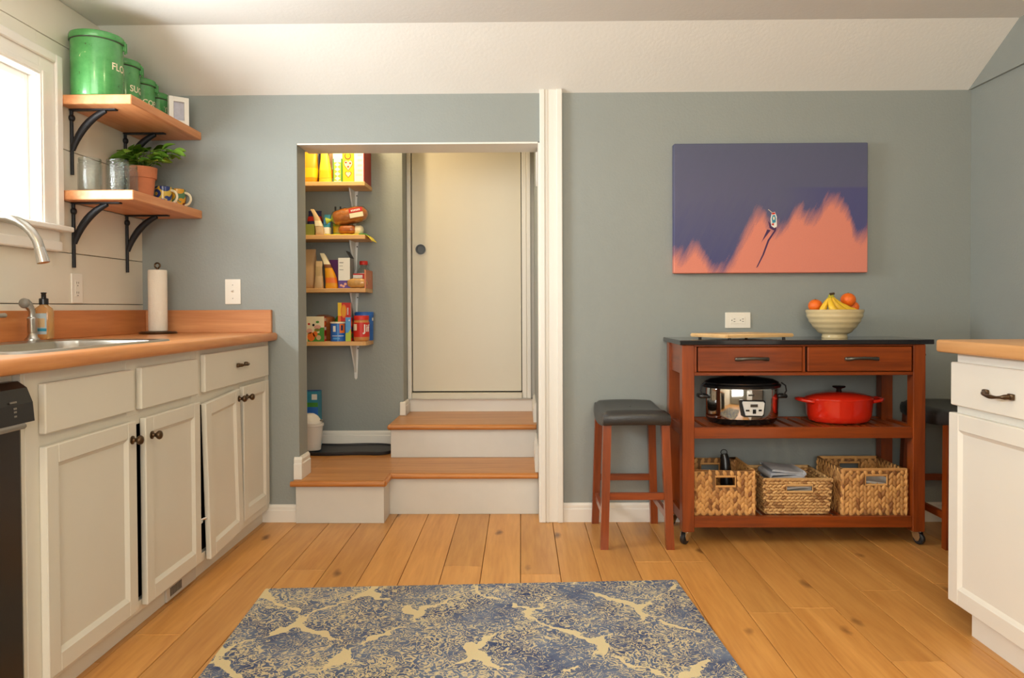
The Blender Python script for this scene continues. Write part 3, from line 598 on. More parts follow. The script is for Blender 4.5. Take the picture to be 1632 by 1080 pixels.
def canister(r, x, y, h, word, size, label, shift=0, vz=.5):
    t = thing('canister', label, 'canister', (x,y,SZ1+.0005), 'green kitchen canisters')
    b_ = B(); n = 40; lathe(b_, [(r-.004,0),(r-.001,.003),(r,.006),(r,h-.028),(r-.003,h-.026)], n=n); mk('body', b_, 'green_enamel', t, 40, local=True)
    b_ = B(); lathe(b_, [(r+.0035,h-.032),(r+.005,h-.030),(r+.005,h-.012),(r+.003,h-.007),(r-.006,h-.003),(r*.5,h),(.0001,h)], n=n); mk('lid', b_, 'green_enamel', t, 40, local=True)
    b_ = B(); lathe(b_, [(r+.0008,h-.036),(r+.0022,h-.0345),(r+.0022,h-.0325),(r+.0008,h-.0322)], n=n, caps=False); mk('lid_seam_shadow', b_, 'slot_dark', t, 40, local=True)  # dark ring below the lid: seam plus the overhang's shadow line, painted in
    a0 = math.radians(14)
    k = B(); tube(k, [(r+.004,-.011,h-.018),(r+.011,-.011,h-.022),(r+.011,-.011,h-.058),(r+.007,0,h-.066),(r+.011,.011,h-.058),(r+.011,.011,h-.022),(r+.004,.011,h-.018)], .0028, 6); box(k, r-.001, r+.006, -.006, .006, h-.055, h-.036, .002)
    bmesh.ops.rotate(k, verts=k.verts, matrix=Matrix.Rotation(a0,3,'Z')); mk('clasp', k, 'green_enamel', t, 50, local=True)
    k = text_bm(word, size, size*.012)
    for v in k.verts:
        a = a0+math.radians(shift)+v.co.x/r; v.co = ((r+.0007)*math.cos(a), (r+.0007)*math.sin(a), h*vz+v.co.y)
    mk('lettering', k, 'cream_pack', t, local=True)
canister(.0960, .1015, -.540, .262, 'FLOUR', .040, 'largest green tin canister lettered FLOUR beside the window', -6, .48)
canister(.076, .098, -.358, .222, 'SUGAR', .038, 'green tin canister lettered SUGAR, second in size', -4, .42)
canister(.060, .108, -.212, .187, 'COFFEE', .034, 'smaller green tin canister lettered COFFEE', -14, .40)
canister(.047, .122, -.095, .160, 'TEA', .034, 'smallest green tin canister, lettered TEA, next to the picture frame')
# standing photo frame
pf = thing('photo_frame', 'small white photo frame standing at the end of the canister shelf', 'frame', (.242,-.135,SZ1+.0005), rz=math.radians(38))
b_ = B(); wd, ht, dp = .043, .128, .03
for x0,x1,z0,z1 in ((-wd,-wd+.02,0,ht),(wd-.02,wd,0,ht),(-wd+.02,wd-.02,0,.022),(-wd+.02,wd-.02,ht-.022,ht)): box(b_, x0,x1,-dp/2,dp/2,z0,z1,.001)
box(b_, -wd+.01, wd-.01, .004, dp/2-.002, .01, ht-.01); mk('frame', b_, 'trim_paint', pf, local=True)
bx('print', pf, 'paper_art', -wd+.019, wd-.019, -.004, .003, .021, ht-.021, local=True)
# glass jars
def jar(x, y, r, h, label):
    t = thing('glass_jar', label, 'jar', (x,y,SZ2+.0005), 'clear glass jars on the lower shelf')
    b_ = B(); o_ = [(.0001,.0),(r*.9,.0),(r,.006),(r,h-.026),(r-.003,h-.02),(r-.003,h-.002),(r-.004,h)]; i_ = [(r-.0065,h-.001),(r-.006,h-.02),(r-.004,h-.03),(r-.004,.01),(r*.85,.007),(.0001,.007)]
    lathe(b_, o_+i_, n=26, caps=False); mk('body', b_, 'jar_glass', t, 40, local=True)
    b_ = B()
    for z in (h-.006,h-.013): tube(b_, [((r-.003)*math.cos(2*PI*k/24),(r-.003)*math.sin(2*PI*k/24),z) for k in range(24)], .0016, 5, closed=True)
    mk('thread', b_, 'jar_glass', t, 60, local=True)
jar(.084, -.57, .044, .135, 'clear glass jar nearest the window on the lower shelf')
jar(.166, -.515, .044, .140, 'clear glass jar in the middle of the three')
jar(.142, -.400, .044, .140, 'clear glass jar standing against the terracotta pot')
# potted plant
pl = thing('potted_plant', 'leafy green plant in a terracotta pot on the jar shelf', 'plant', (.118,-.235,SZ2+.0005))
b_ = B(); lathe(b_, [(.0001,0),(.062,0),(.074,.006),(.078,.018),(.074,.018),(.068,.008),(.0001,.008)], n=30); mk('saucer', b_, 'terracotta', pl, 40, local=True)
b_ = B(); lathe(b_, [(.0001,.009),(.046,.009),(.058,.112),(.064,.112),(.067,.160),(.061,.160),(.057,.140),(.0001,.140)], n=32); mk('pot', b_, 'terracotta', pl, 40, local=True)
b_ = B(); lathe(b_, [(.0001,.147),(.058,.145),(.058,.141),(.0001,.141)], n=24); mk('soil', b_, 'soil', pl, 40, local=True)
lm = B(); us = [0,.18,.4,.62,.82,1]; wv = [.12,.5,.95,1.0,.72,.05]; rows = []
for u_, w_ in zip(us, wv): rows.append([lm.verts.new((s_*w_*.013, u_*.062, .006*math.sin(u_*PI)-.010*u_*u_+.004*abs(s_))) for s_ in (-1,-.5,0,.5,1)])
for a, c in zip(rows, rows[1:]):
    for i in range(4): lm.faces.new((a[i],a[i+1],c[i+1],c[i]))
bmesh.ops.solidify(lm, geom=lm.faces[:], thickness=.0012)
leafo = mk('leaf', lm, 'leaf_green', pl, 60, local=True); rnd = random.Random(3)
stem_b = B(); n_ = 0
for i in range(22):
    az = i*2.4+rnd.uniform(-.3,.3); ln = rnd.uniform(.085,.165); el = rnd.uniform(.6,1.45)
    if math.cos(az) < -.2: ln *= .62; el = max(el, .85)
    if math.sin(az) < -.3: ln *= .7
    p = Vector((.02*math.cos(az), .02*math.sin(az), .143)); q = p
    dirv = Vector((math.cos(az)*math.cos(el), math.sin(az)*math.cos(el), math.sin(el))); pth = [p]
    for k in range(4):
        q = q+dirv*ln/4; dirv = (dirv+Vector((0,0,-.09))).normalized(); pth.append(q)
    tube(stem_b, pth, .0018, 5)
    for k, (pos, tw) in enumerate(((pth[2],-.9),(pth[3],.9),(pth[3],-.4),(pth[4],0),(pth[4],.7))):
        o = leafo if n_ == 0 else leafo.copy()
        if n_: C.objects.link(o)
        n_ += 1; o.parent = pl; o.location = pos
        h_ = math.atan2(dirv.y, dirv.x)-PI/2+tw; o.rotation_euler = Euler((rnd.uniform(-.25,.6), rnd.uniform(-.7,.7), h_)); s_ = rnd.uniform(.8,1.2); o.scale = (s_*1.35,s_,s_)
        # keep leaves clear of the wall and the shelf above
        if pos.x+.118 < .05: o.scale = (.4,.4,.4)
mk('stems', stem_b, 'stem_green', pl, 60, local=True)
def mug(x, y, material, label):
    t = thing('mug', label, 'mug', (x,y,SZ2+.0005)); b_ = B(); r = .036
    lathe(b_, [(.0001,0),(r*.86,0),(r*.95,.004),(r,.02),(r,.092),(r-.002,.094),(r-.004,.092),(r-.004,.012),(.0001,.008)], n=26); mk('body', b_, material, t, 40, local=True)
    b_ = B(); tube(b_, [(r-.003+.034*math.sin(a*PI/10), -.008*math.sin(a*PI/10), .048-.03*math.cos(a*PI/10)) for a in range(11)], .005, 8, flat=1.2); mk('handle', b_, 'cream_pack', t, 60, local=True)
mug(.162, -.120, 'mug_blue', 'blue and yellow patterned mug beside the terracotta pot'); mug(.192, -.045, 'mug_sun', 'sunflower patterned mug at the end of the jar shelf')

# ------------------------------------------------------------------ switches, outlets, painting
def outlet(name, label, loc, rz, horizontal, kind='outlet', w=.075, h=.12):
    t = thing(name, label, kind, loc); t.rotation_euler = (0, PI/2 if horizontal else 0, rz); P_ = t
    bx('cover_plate', t, 'white_plastic', -w/2, w/2, -.006, -.0003, -h/2, h/2, .0025, 2, local=True)
    if kind == 'outlet':
        bx('receptacle', t, 'white_plastic', -.017, .017, -.0075, -.0055, -.034, .034, .001, local=True)
        for c_ in (-.02,.02):
            for dx in (-.006,.006): bx('slot', t, 'slot_dark', dx-.0012, dx+.0012, -.0079, -.0072, c_-.001, c_+.007, local=True)
            b_ = B(); lathe(b_, [(.0001,0),(.0026,0),(.0026,.0006),(.0001,.0006)], n=10); bmesh.ops.rotate(b_, verts=b_.verts, matrix=Matrix.Rotation(PI/2,3,'X')); bmesh.ops.translate(b_, verts=b_.verts, vec=(0,-.0073,c_-.009)); mk('slot', b_, 'slot_dark', t, local=True)
    else:
        bx('toggle_slot', t, 'white_plastic', -.006, .006, -.0068, -.0055, -.013, .013, .0008, local=True); b_ = B(); prism(b_, [(-.006,-.004),(-.006,.006),(-.017,.010),(-.017,.004)], 'X', -.0045, .0045); mk('toggle', b_, 'white_plastic', t, local=True)
        for z in (-.032,.032): bx('screw', t, 'slot_dark', -.002, .002, -.0068, -.0058, z-.0015, z+.0015, local=True)
outlet('light_switch', 'white toggle light switch on the grey wall above the counter', (.434,0,1.103), 0, False, 'switch')
outlet('wall_outlet', 'white outlet turned sideways on the grey wall above the cart', (2.838,0,.957), 0, True)
outlet('wall_outlet', 'white upright outlet on the shiplap wall above the worktop', (0,-.534,1.107), PI/2, False)
pa = thing('canvas_painting', 'stretched canvas of a tiny boat between dusk blue and coral', 'painting', (2.529,-.04,1.179))
bx('canvas', pa, 'canvas_art', 0, .904, 0, .0395, 0, .606, .003, local=True)
def art_poly(name, pts, material, y=-.0008):
    b_ = B(); prism(b_, pts, 'Y', y, -.0001); return mk(name, b_, material, pa, local=True)
U = lambda px, py: ((px-68)/1385*.904, (1010-py)/925*.606)   # zoomed-photo pixels to canvas metres
art_poly('boat_shadow', [U(742,640),U(752,690),U(795,715),U(800,690),U(770,670)], 'plum_pack', -.0005)
art_poly('boat_shadow', [U(735,700),U(690,800),U(698,785),U(760,705)], 'plum_pack', -.0005)
art_poly('boat_shadow', [U(783,710),U(738,775),U(700,880),U(655,975),U(668,965),U(712,880),U(750,780),U(795,712)], 'plum_pack', -.0005)
art_poly('boat_hull', [U(768,580),U(790,575),U(803,610),U(803,680),U(785,690),U(764,675),U(758,625)], 'white_pack', -.001)
art_poly('boat_deck', [U(772,600),U(790,596),U(797,622),U(795,650),U(772,655),U(766,625)], 'teal_pack', -.0014)
art_poly('boat_cabin', [U(776,610),U(786,610),U(788,630),U(776,632)], 'cream_pack', -.0018)
art_poly('boat_trim', [U(766,582),U(790,578),U(793,590),U(770,595)], 'red_pack', -.0014)
art_poly('boat_trim', [U(768,658),U(782,655),U(782,672),U(768,670)], 'red_pack', -.0014)
art_poly('boat_mast', [U(740,557),U(744,557),U(772,580),U(769,582)], 'cream_pack', -.0012)

# ------------------------------------------------------------------ kitchen cart
X0, X1, Y0, Y1 = 2.497, 3.531, -.36, -.03
ca = thing('kitchen_cart', 'cherry wood rolling kitchen cart with black granite top', 'cart', (3.01,-.2,0))
LW = .052
for xa in (X0, X1-LW):
    for ya in (Y0, Y1-LW): bx('leg', ca, 'cherry_Z', xa, xa+LW, ya, ya+LW, .056, .858, .002)
tp = bx('granite_top', ca, 'granite', X0-.012, X1+.03, Y0-.012, -.004, .859, .879, .003, 2)
def rail(name, mat_, *a): return bx(name, ca, mat_, *a, .0015)
rail('top_rail', 'cherry_X', X0+LW, X1-LW, Y0+.004, Y0+.024, .851, .8585); rail('bottom_rail', 'cherry_X', X0+LW, X1-LW, Y0+.004, Y0+.026, .727, .741)
rail('drawer_stile', 'cherry_Z', X0+LW, 2.561, Y0+.008, Y0+.026, .741, .851)
rail('drawer_divider', 'cherry_Z', 3.0125, 3.0255, Y0+.012, Y0+.03, .741, .851); rail('back_apron', 'cherry_X', X0+LW, X1-LW, Y1-.03, Y1-.008, .73, .8585)
for xa in (X0+.01, X1-.032): rail('side_apron', 'cherry_Y', xa, xa+.022, Y0+LW, Y1-LW, .73, .8585)
bx('drawer_box', ca, 'interior_dark', X0+LW, X1-LW, Y0+.03, Y1-.04, .735, .855)
for x0, x1 in ((2.562,3.0105),(3.0275,3.475)):
    b_ = B(); box(b_, x0+.003, x1-.003, Y0-.002, Y0+.016, .744, .849, .003)
    d_ = mk('drawer', b_, 'cherry_X', ca); xc = (x0+x1)/2+.006; k = B(); pts = []
    for i in range(11):
        t_ = -1+2*i/10; pts.append((xc+t_*.066, Y0-.008-.016*(1-t_**4), .797+.004*(1-t_*t_)))
    tube(k, pts, [.0065,.0065,.0055,.005,.005,.0055,.005,.005,.0055,.0065,.0065], 8, flat=1.3)
    for s_ in (-1,1): box(k, xc+s_*.066-.006, xc+s_*.066+.006, Y0-.014, Y0-.002, .79, .805, .002)
    mk('pull', k, 'pewter', d_, 45)
for zt, ns in ((.505,15),(.122,15)):
    rail('shelf_rail', 'cherry_X', X0+LW, X1-LW, Y0+.006, Y0+.028, zt-.048, zt); rail('shelf_rail', 'cherry_X', X0+LW, X1-LW, Y1-.028, Y1-.006, zt-.048, zt)
    for xa in (X0+.012, X1-.034): rail('side_rail', 'cherry_Y', xa, xa+.022, Y0+LW, Y1-LW, zt-.048, zt)
    sw_ = (X1-X0-2*LW+.0)/ns
    for i in range(ns):
        xa = X0+LW+i*sw_+.008; bx('slat', ca, 'cherry_Y', xa, xa+sw_-.022, Y0+.028, Y1-.028, zt-.016, zt-.003, .001)
for xa in (X0+LW/2, X1-LW/2):
    for ya in (Y0+LW/2, Y1-LW/2):
        cs = bx('caster', ca, 'chrome', -.018, .018, -.018, .018, .050, .0558, .001, local=True)
        cs.location = Vector((xa,ya,0))-ca.location; cs.rotation_euler = (0,0,math.radians(-52 if xa < 3 else 28))
        b_ = B()
        for s_ in (-1,1): prism(b_, [(-.024,.052),(.012,.052),(.006,.034),(-.008,.016),(-.022,.018),(-.028,.034)], 'X', s_*.0135-.0016, s_*.0135+.0016)
        mk('fork', b_, 'chrome', cs, local=True)
        b_ = B(); lathe(b_, [(.0001,-.010),(.019,-.010),(.0245,-.006),(.0245,.006),(.019,.010),(.0001,.010)], n=20); bmesh.ops.rotate(b_, verts=b_.verts, matrix=Matrix.Rotation(PI/2,3,'Y')); bmesh.ops.translate(b_, verts=b_.verts, vec=(0,-.016,.025)); mk('wheel', b_, 'rubber', cs, 35, local=True)
b_ = B(); tube(b_, [(X1,-.33,.812),(X1+.014,-.33,.812)], .006, 8); mk('peg', b_, 'iron', ca, 50)
# cutting board
cb = thing('cutting_board', 'pale wooden cutting board lying askew on the granite top', 'cutting board', (2.79,-.2,.879))
b_ = B(); A_, B_, C_ = Vector((2.69,-.345)), Vector((2.575,-.16)), Vector((3.02,-.235)); D_ = B_+C_-A_-Vector((.03,0))
poly = [tuple(A_),tuple(C_),tuple(D_),tuple(B_)]; prism(b_, poly, 'Z', .8865, .9025); bmesh.ops.bevel(b_, geom=b_.edges[:], offset=.004, segments=2, affect='EDGES'); mk('board', b_, 'board_bamboo', cb, 40)
for q in (A_.lerp(D_,.12), A_.lerp(D_,.88), B_.lerp(C_,.1), B_.lerp(C_,.9)):
    b_ = B(); lathe(b_, [(.0001,0),(.007,0),(.007,.0072),(.0001,.0072)], (q.x,q.y,.8793), 10); mk('foot', b_, 'rubber', cb, 40)
# fruit bowl
fb = (3.222,-.175,.8792)
bo = thing('fruit_bowl', 'cream ribbed pottery bowl on the cart top', 'bowl', fb)
prof = [(.0001,.004),(.05,.004),(.053,0),(.055,.004),(.052,.014),(.054,.018)]
for i in range(19):
    t_ = i/18; r = .060+.0615*math.sin(t_*PI/2)**.8; prof.append((r+.0016*math.sin(t_*4.5*2*PI), .020+.106*t_))
prof += [(.1225,.1275),(.119,.128),(.115,.122),(.108,.09),(.085,.05),(.045,.026),(.0001,.024)]
b_ = B(); lathe(b_, prof, n=40); mk('body', b_, 'bowl_glaze', bo, 50, local=True)
def orange(x, y, z, r, label):
    t = thing('orange', label, 'orange', (x,y,z)); b_ = B(); ball(b_, (0,0,0), (r,r,r*.93), 20, 14); mk('peel', b_, 'orange_skin', t, 80, local=True)
    b_ = B(); lathe(b_, [(.0001,0),(.004,0),(.003,.002),(.0001,.0024)], (0,0,r*.925), 8); mk('stem_button', b_, 'stem_green', t, local=True)
orange(3.272,-.2,1.050,.0325,'orange on top of the fruit bowl pile'); orange(3.308,-.165,1.018,.0275,'small orange tucked at the bowl rim beneath another orange'); orange(3.140,-.165,1.024,.031,'orange half hidden behind the bananas')
bn = thing('banana_bunch', 'bunch of yellow bananas with green stem ends in the fruit bowl', 'bananas', (3.19,-.2,.98))
sec = [math.radians(a) for a in range(0,360,45)]
for k, (yy, pth) in enumerate(((-.262,[(3.180,1.062),(3.172,1.042),(3.176,1.012),(3.196,.985),(3.235,.966)]), (-.235,[(3.188,1.066),(3.195,1.048),(3.222,1.024),(3.262,1.004),(3.304,.998)]), (-.245,[(3.184,1.064),(3.188,1.046),(3.204,1.018),(3.236,.996),(3.274,.986)]), (-.225,[(3.176,1.06),(3.162,1.036),(3.150,1.008),(3.146,.984),(3.15,.968)]))):
    b_ = B(); P3 = [(p[0], yy if i > 1 else (-.232*(2-i)+yy*i)/2, p[1]) for i, p in enumerate(pth)]
    fine = []
    for i in range(len(P3)-1):
        for s_ in range(3): fine.append(Vector(P3[i]).lerp(Vector(P3[i+1]), s_/3))
    fine.append(Vector(P3[-1])); n = len(fine)
    tube(b_, fine, [min(.017,.006+.02*(i/(n-1))) if i < n*.75 else .017*(1-((i/(n-1)-.75)/.25)**2*.8) for i in range(n)], 7); bb = mk('banana', b_, 'banana_skin', bn, 55)
    b_ = B(); tube(b_, [fine[0]+Vector((0,0,.012)), fine[0], fine[1]], [.005,.0068,.0078], 7); mk('stem_end', b_, 'banana_green', bb, 60)
b_ = B(); tube(b_, [(3.176,-.234,1.074),(3.196,-.234,1.078)], [.006,.005], 7); mk('crown', b_, 'banana_tip', bn, 60)
# slow cooker
kx, ky, kz = 2.798, -.195, .5055
sl = thing('slow_cooker', 'oval stainless steel slow cooker with black lid on the cart shelf', 'slow cooker', (kx,ky,kz))
EX, EY = 1.0, .72
b_ = B(); lathe(b_, [(.0001,0),(.143,0),(.150,.008),(.158,.024),(.0001,.024)], n=44, sx=EX, sy=EY); mk('base', b_, 'black_plastic', sl, 40, local=True)
b_ = B(); lathe(b_, [(.0001,.024),(.158,.024),(.1615,.04),(.163,.150),(.161,.156),(.0001,.156)], n=56, sx=EX, sy=EY); mk('body', b_, 'polished_steel', sl, 40, local=True)
b_ = B(); lathe(b_, [(.161,.1555),(.172,.158),(.174,.168),(.166,.174),(.0001,.174)], n=44, sx=EX, sy=EY); mk('crock_rim', b_, 'black_plastic', sl, 40, local=True)
b_ = B(); lathe(b_, [(.163,.1745),(.164,.18),(.14,.192),(.08,.2),(.03,.202),(.0001,.202)], n=44, sx=EX, sy=EY); ld = mk('lid', b_, 'black_plastic', sl, 40, local=True)
b_ = B(); lathe(b_, [(.012,.202),(.010,.207),(.016,.21),(.0001,.2115)], n=16); mk('lid_knob', b_, 'black_plastic', ld, 40, local=True)
for s_ in (-1,1):
    b_ = B(); box(b_, min(s_*.15,s_*.196), max(s_*.15,s_*.196), -.035, .03, .108, .126, .006, 2); mk('handle', b_, 'black_plastic', sl, 40, local=True)
    b_ = B(); tube(b_, [(s_*.178,-.03,.12),(s_*.19,-.032,.142),(s_*.186,-.032,.165),(s_*.168,-.03,.178)], .0035, 6); mk('clip_wire', b_, 'iron', sl, 50, local=True)
pn = []
def wrap(bm, off):
    for v in bm.verts:
        v.co.x -= .036; v.co.z += .010; v.co.y = -EY*math.sqrt(max(.163**2-v.co.x**2,1e-5)) - off - v.co.y
for poly, dep, matn, nm in (([(.0,.034),(.012,.028),(.09,.028),(.1,.034),(.106,.092),(.1,.1),(-.006,.103),(-.01,.098)],.012,'black_plastic','control_bezel'), ([(.016,.036),(.088,.034),(.094,.04),(.1,.088),(.094,.094),(.006,.096),(.003,.09)],.015,'grey_pack','control_panel')):
    b_ = B(); prism(b_, poly, 'Y', 0, dep); wrap(b_, -.002 if nm=='control_bezel' else .0); q_ = mk(nm, b_, 'white_metal' if nm=='control_panel' else matn, sl, local=True)
for x0,x1,z0,z1 in ((.036,.068,.072,.084),(.016,.032,.054,.061),(.046,.06,.044,.062),(.072,.086,.054,.061)):
    b_ = B(); box(b_, x0, x1, .0145, .0158, z0, z1); wrap(b_, 0.0); mk('display' if z0 > .07 else 'button', b_, 'slot_dark' if z0 > .07 else 'black_plastic', sl, local=True)
b_ = B(); box(b_, .032, .058, .0, .0012, .118, .125, .0004); wrap(b_, 0); mk('badge', b_, 'slot_dark', sl, local=True)
# dutch oven
du = thing('dutch_oven', 'glossy red enamel dutch oven with black knob on the cart shelf', 'dutch oven', (3.236,-.19,.5055))
EY = .76
b_ = B(); lathe(b_, [(.0001,0),(.118,0),(.132,.008),(.140,.03),(.146,.096),(.149,.102),(.0001,.102)], n=48, sy=EY); mk('pot', b_, 'red_enamel', du, 40, local=True)
b_ = B(); lathe(b_, [(.150,.102),(.151,.108),(.143,.114),(.11,.124),(.06,.132),(.022,.134),(.0001,.134)], n=48, sy=EY); ld = mk('lid', b_, 'red_enamel', du, 40, local=True)
b_ = B(); lathe(b_, [(.014,.133),(.010,.14),(.012,.147),(.026,.152),(.029,.156),(.026,.159),(.0001,.160)], n=24); mk('knob', b_, 'black_plastic', ld, 40, local=True)
for s_ in (-1,1):
    b_ = B(); tube(b_, [(s_*.13,-.05,.093),(s_*.165,-.048,.098),(s_*.184,-.025,.101),(s_*.187,0,.101),(s_*.184,.025,.101),(s_*.165,.048,.098),(s_*.13,.05,.093)], .008, 10); mk('handle', b_, 'red_enamel', du, 50, local=True)

# ------------------------------------------------------------------ baskets
def loz(bm, c, ax, ay, az, l, w_, d):
    """spindle-shaped strand: long axis ax, width ay, thickness az"""
    prof = [(-1,.12),(-.55,.8),(0,1),(.55,.8),(1,.12)]; secs = []
    for t_, s_ in prof: secs.append([tuple(c+ax*(t_*l/2)+ay*(s_*w_/2*math.cos(a))+az*(s_*d/2*math.sin(a))) for a in (0,PI/3,2*PI/3,PI,4*PI/3,5*PI/3)])
    loft(bm, secs)
def basket(x0, x1, y0, y1, z0, z1, hole, style, material, label, inset=.0):
    t = thing('woven_basket', label, 'basket', ((x0+x1)/2,(y0+y1)/2,z0), 'woven baskets on the cart'); T = .006
    r = random.Random(int(x0*1000)); h = z1-z0; weave = B(); shell = B()
    bot = B(); box(bot, x0+.008+inset, x1-.008-inset, y0+.008+inset, y1-.008-inset, z0, z0+.01); mk('bottom', bot, 'basket_shell', t)
    hx0, hx1, hz0, hz1 = hole
    for face in range(4):
        if face == 0: o, ux, nn, wd = Vector((x0,y0,z0)), Vector((1,0,0)), Vector((0,-1,0)), x1-x0
        elif face == 1: o, ux, nn, wd = Vector((x1,y0,z0)), Vector((0,1,0)), Vector((1,0,0)), y1-y0
        elif face == 2: o, ux, nn, wd = Vector((x1,y1,z0)), Vector((-1,0,0)), Vector((0,1,0)), x1-x0
        else: o, ux, nn, wd = Vector((x0,y1,z0)), Vector((0,-1,0)), Vector((-1,0,0)), y1-y0
        zv = Vector((0,0,1)); holed = face in (0,2)
        a0, a1 = (hx0-x0, hx1-x0) if face == 0 else (x1-hx1, x1-hx0)
        cin = lambda u_, v_: o+ux*(u_+inset*(1-v_/h)*(1-2*u_/wd))+zv*v_-nn*(.006+inset*(1-v_/h))
        def quad(ua, ub, va, vb):
            c8 = [cin(u_,v_)+nn*s_ for s_ in (-.002,.002) for u_, v_ in ((ua,va),(ub,va),(ub,vb),(ua,vb))]
            vs = [shell.verts.new(p) for p in c8]
            for f in ((3,2,1,0),(4,5,6,7),(0,1,5,4),(1,2,6,5),(2,3,7,6),(3,0,4,7)): shell.faces.new([vs[i] for i in f])
        e = .004
        if holed:
            quad(e,a0,0,h-e); quad(a1,wd-e,0,h-e); quad(a0,a1,0,hz0-z0); quad(a0,a1,hz1-z0,h-e)
        else: quad(e,wd-e,0,h-e)
        inhole = lambda u_, v_, m_: holed and a0-m_ < u_ < a1+m_ and hz0-z0-m_*.9 < v_ < hz1-z0+m_*.9
        if style == 'braid':
            nc = max(4, round(wd/.0155)); cw = wd/nc; rh = .027; nr = int(h/rh)+1
            for i in range(nc):
                for j in range(nr):
                    u_ = (i+.5)*cw; v_ = (j+.55)*h/nr+(.35*h/nr if i % 2 else 0)-.004
                    if v_ > h-.010 or inhole(u_, v_, .009): continue
                    tl = (.42 if i % 2 else -.42)+r.uniform(-.14,.14); ax = zv*math.cos(tl)+ux*math.sin(tl); ay = ux*math.cos(tl)-zv*math.sin(tl)
                    loz(weave, cin(u_+r.uniform(-.001,.001), v_+r.uniform(-.002,.002)), ax, ay, nn, min(.040, 2*(h-v_)), cw*1.3, .014)
        else:
            rh = .0125; nr = int(h/rh); lw = .026; nc = int(wd/lw*1.3)
            for j in range(nr):
                for i in range(nc+1):
                    u_ = (i+(.5 if j % 2 else 0))*wd/nc; v_ = (j+.5)*h/nr
                    if u_ < .004 or u_ > wd-.004 or inhole(u_, v_, .008): continue
                    tl = (.38 if j % 2 else -.3)+r.uniform(-.18,.18); ax = ux*math.cos(tl)+zv*math.sin(tl); ay = zv*math.cos(tl)-ux*math.sin(tl)
                    loz(weave, cin(u_, v_), ax, ay, nn, lw*1.15, rh*1.15, .014)
    mk('shell', shell, 'basket_shell', t); wv_ = mk('weave', weave, material, t, 60); wv_['kind'] = 'stuff'
    b_ = B(); tube(b_, [(x0+.006,y0+.006,z1-.005),(x1-.006,y0+.006,z1-.005),(x1-.006,y1-.006,z1-.005),(x0+.006,y1-.006,z1-.005)], .0075, 8, closed=True); mk('rim', b_, material, t, 50)
    for yy in (y0+.006,y1-.006):
        b_ = B(); tube(b_, [(hx0,yy,hz0),(hx1,yy,hz0),(hx1,yy,hz1),(hx0,yy,hz1)], .0055, 6, closed=True); mk('handle_rim', b_, material, t, 50)
basket(2.5535, 2.818, -.337, -.062, .1222, .318, (2.646,2.732,.246,.289), 'braid', 'hyacinth', 'tan braided basket holding a black handled brush')
basket(2.850, 3.152, -.337, -.062, .1222, .280, (2.952,3.064,.222,.251), 'twist', 'seagrass', 'low twisted seagrass basket of folded grey cloths', .012)
basket(3.188, 3.470, -.337, -.062, .1222, .322, (3.290,3.382,.252,.294), 'braid', 'hyacinth', 'tan braided basket holding pale cloths beside the cart leg')
br = thing('handled_brush', 'black handled brush standing in the braided basket', 'brush', (2.72,-.19,.134))
b_ = B(); tube(b_, [(2.735,-.2,.14),(2.731,-.195,.25),(2.726,-.19,.335),(2.722,-.188,.358)], [.03,.028,.021,.016], 12); mk('handle', b_, 'black_plastic', br, 50)
b_ = B(); tube(b_, [(2.722+.014*math.cos(a*2*PI/14),-.188,.366+.012*math.sin(a*2*PI/14)) for a in range(14)], .002, 5, closed=True); mk('hanging_ring', b_, 'iron', br)
def folded(name, xc, y0, y1, zc, wd, layers, material, label, dz=.012):
    b_ = B(); pts = []
    for i in range(layers):
        xs = [-wd/2+wd*k/8 for k in range(9)]
        if i % 2: xs = xs[::-1]
        for x in xs: pts.append((xc+x, zc+i*dz+.006*math.sin(x*22+i)))
        s_ = 1 if i % 2 == 0 else -1
        if i < layers-1:
            for a in (-.5,0,.5): pts.append((xc+s_*(wd/2+.007*math.cos(a)), zc+(i+.5)*dz+dz*.5*math.sin(a*1.6)+.003*s_))
    th_ = .0042; up_ = []; dn_ = []
    for i, p in enumerate(pts):
        a = Vector(pts[min(i+1,len(pts)-1)])-Vector(pts[max(i-1,0)]); n_v = Vector((-a.y,a.x)).normalized()
        up_.append((p[0]+n_v.x*th_, p[1]+n_v.y*th_)); dn_.append((p[0]-n_v.x*th_, p[1]-n_v.y*th_))
    ra = []
    for y in (y0, y1): ra.append(([b_.verts.new((p[0],y+.004*math.sin(i*.9),p[1])) for i, p in enumerate(up_)], [b_.verts.new((p[0],y+.004*math.sin(i*.9),p[1])) for i, p in enumerate(dn_)]))
    for i in range(len(pts)-1):
        b_.faces.new((ra[0][0][i],ra[0][0][i+1],ra[1][0][i+1],ra[1][0][i])); b_.faces.new((ra[0][1][i],ra[1][1][i],ra[1][1][i+1],ra[0][1][i+1]))
        for q in ra: b_.faces.new((q[0][i],q[1][i],q[1][i+1],q[0][i+1]))
    return tag(mk(name, b_, material, None, 60), label, 'cloth')
folded('folded_cloth', 2.985, -.31, -.10, .1345+.008, .22, 8, 'pale_cloth', 'pale folded cloth seen through the low basket handle', .0125)
folded('folded_cloth', 2.975, -.285, -.12, .256, .135, 4, 'grey_cloth', 'grey folded cloth on top of the low basket', .0135)
folded('folded_cloth', 3.33, -.31, -.11, .1345+.008, .19, 10, 'pale_cloth', 'pale cloths inside the basket beside the cart leg', .0125)

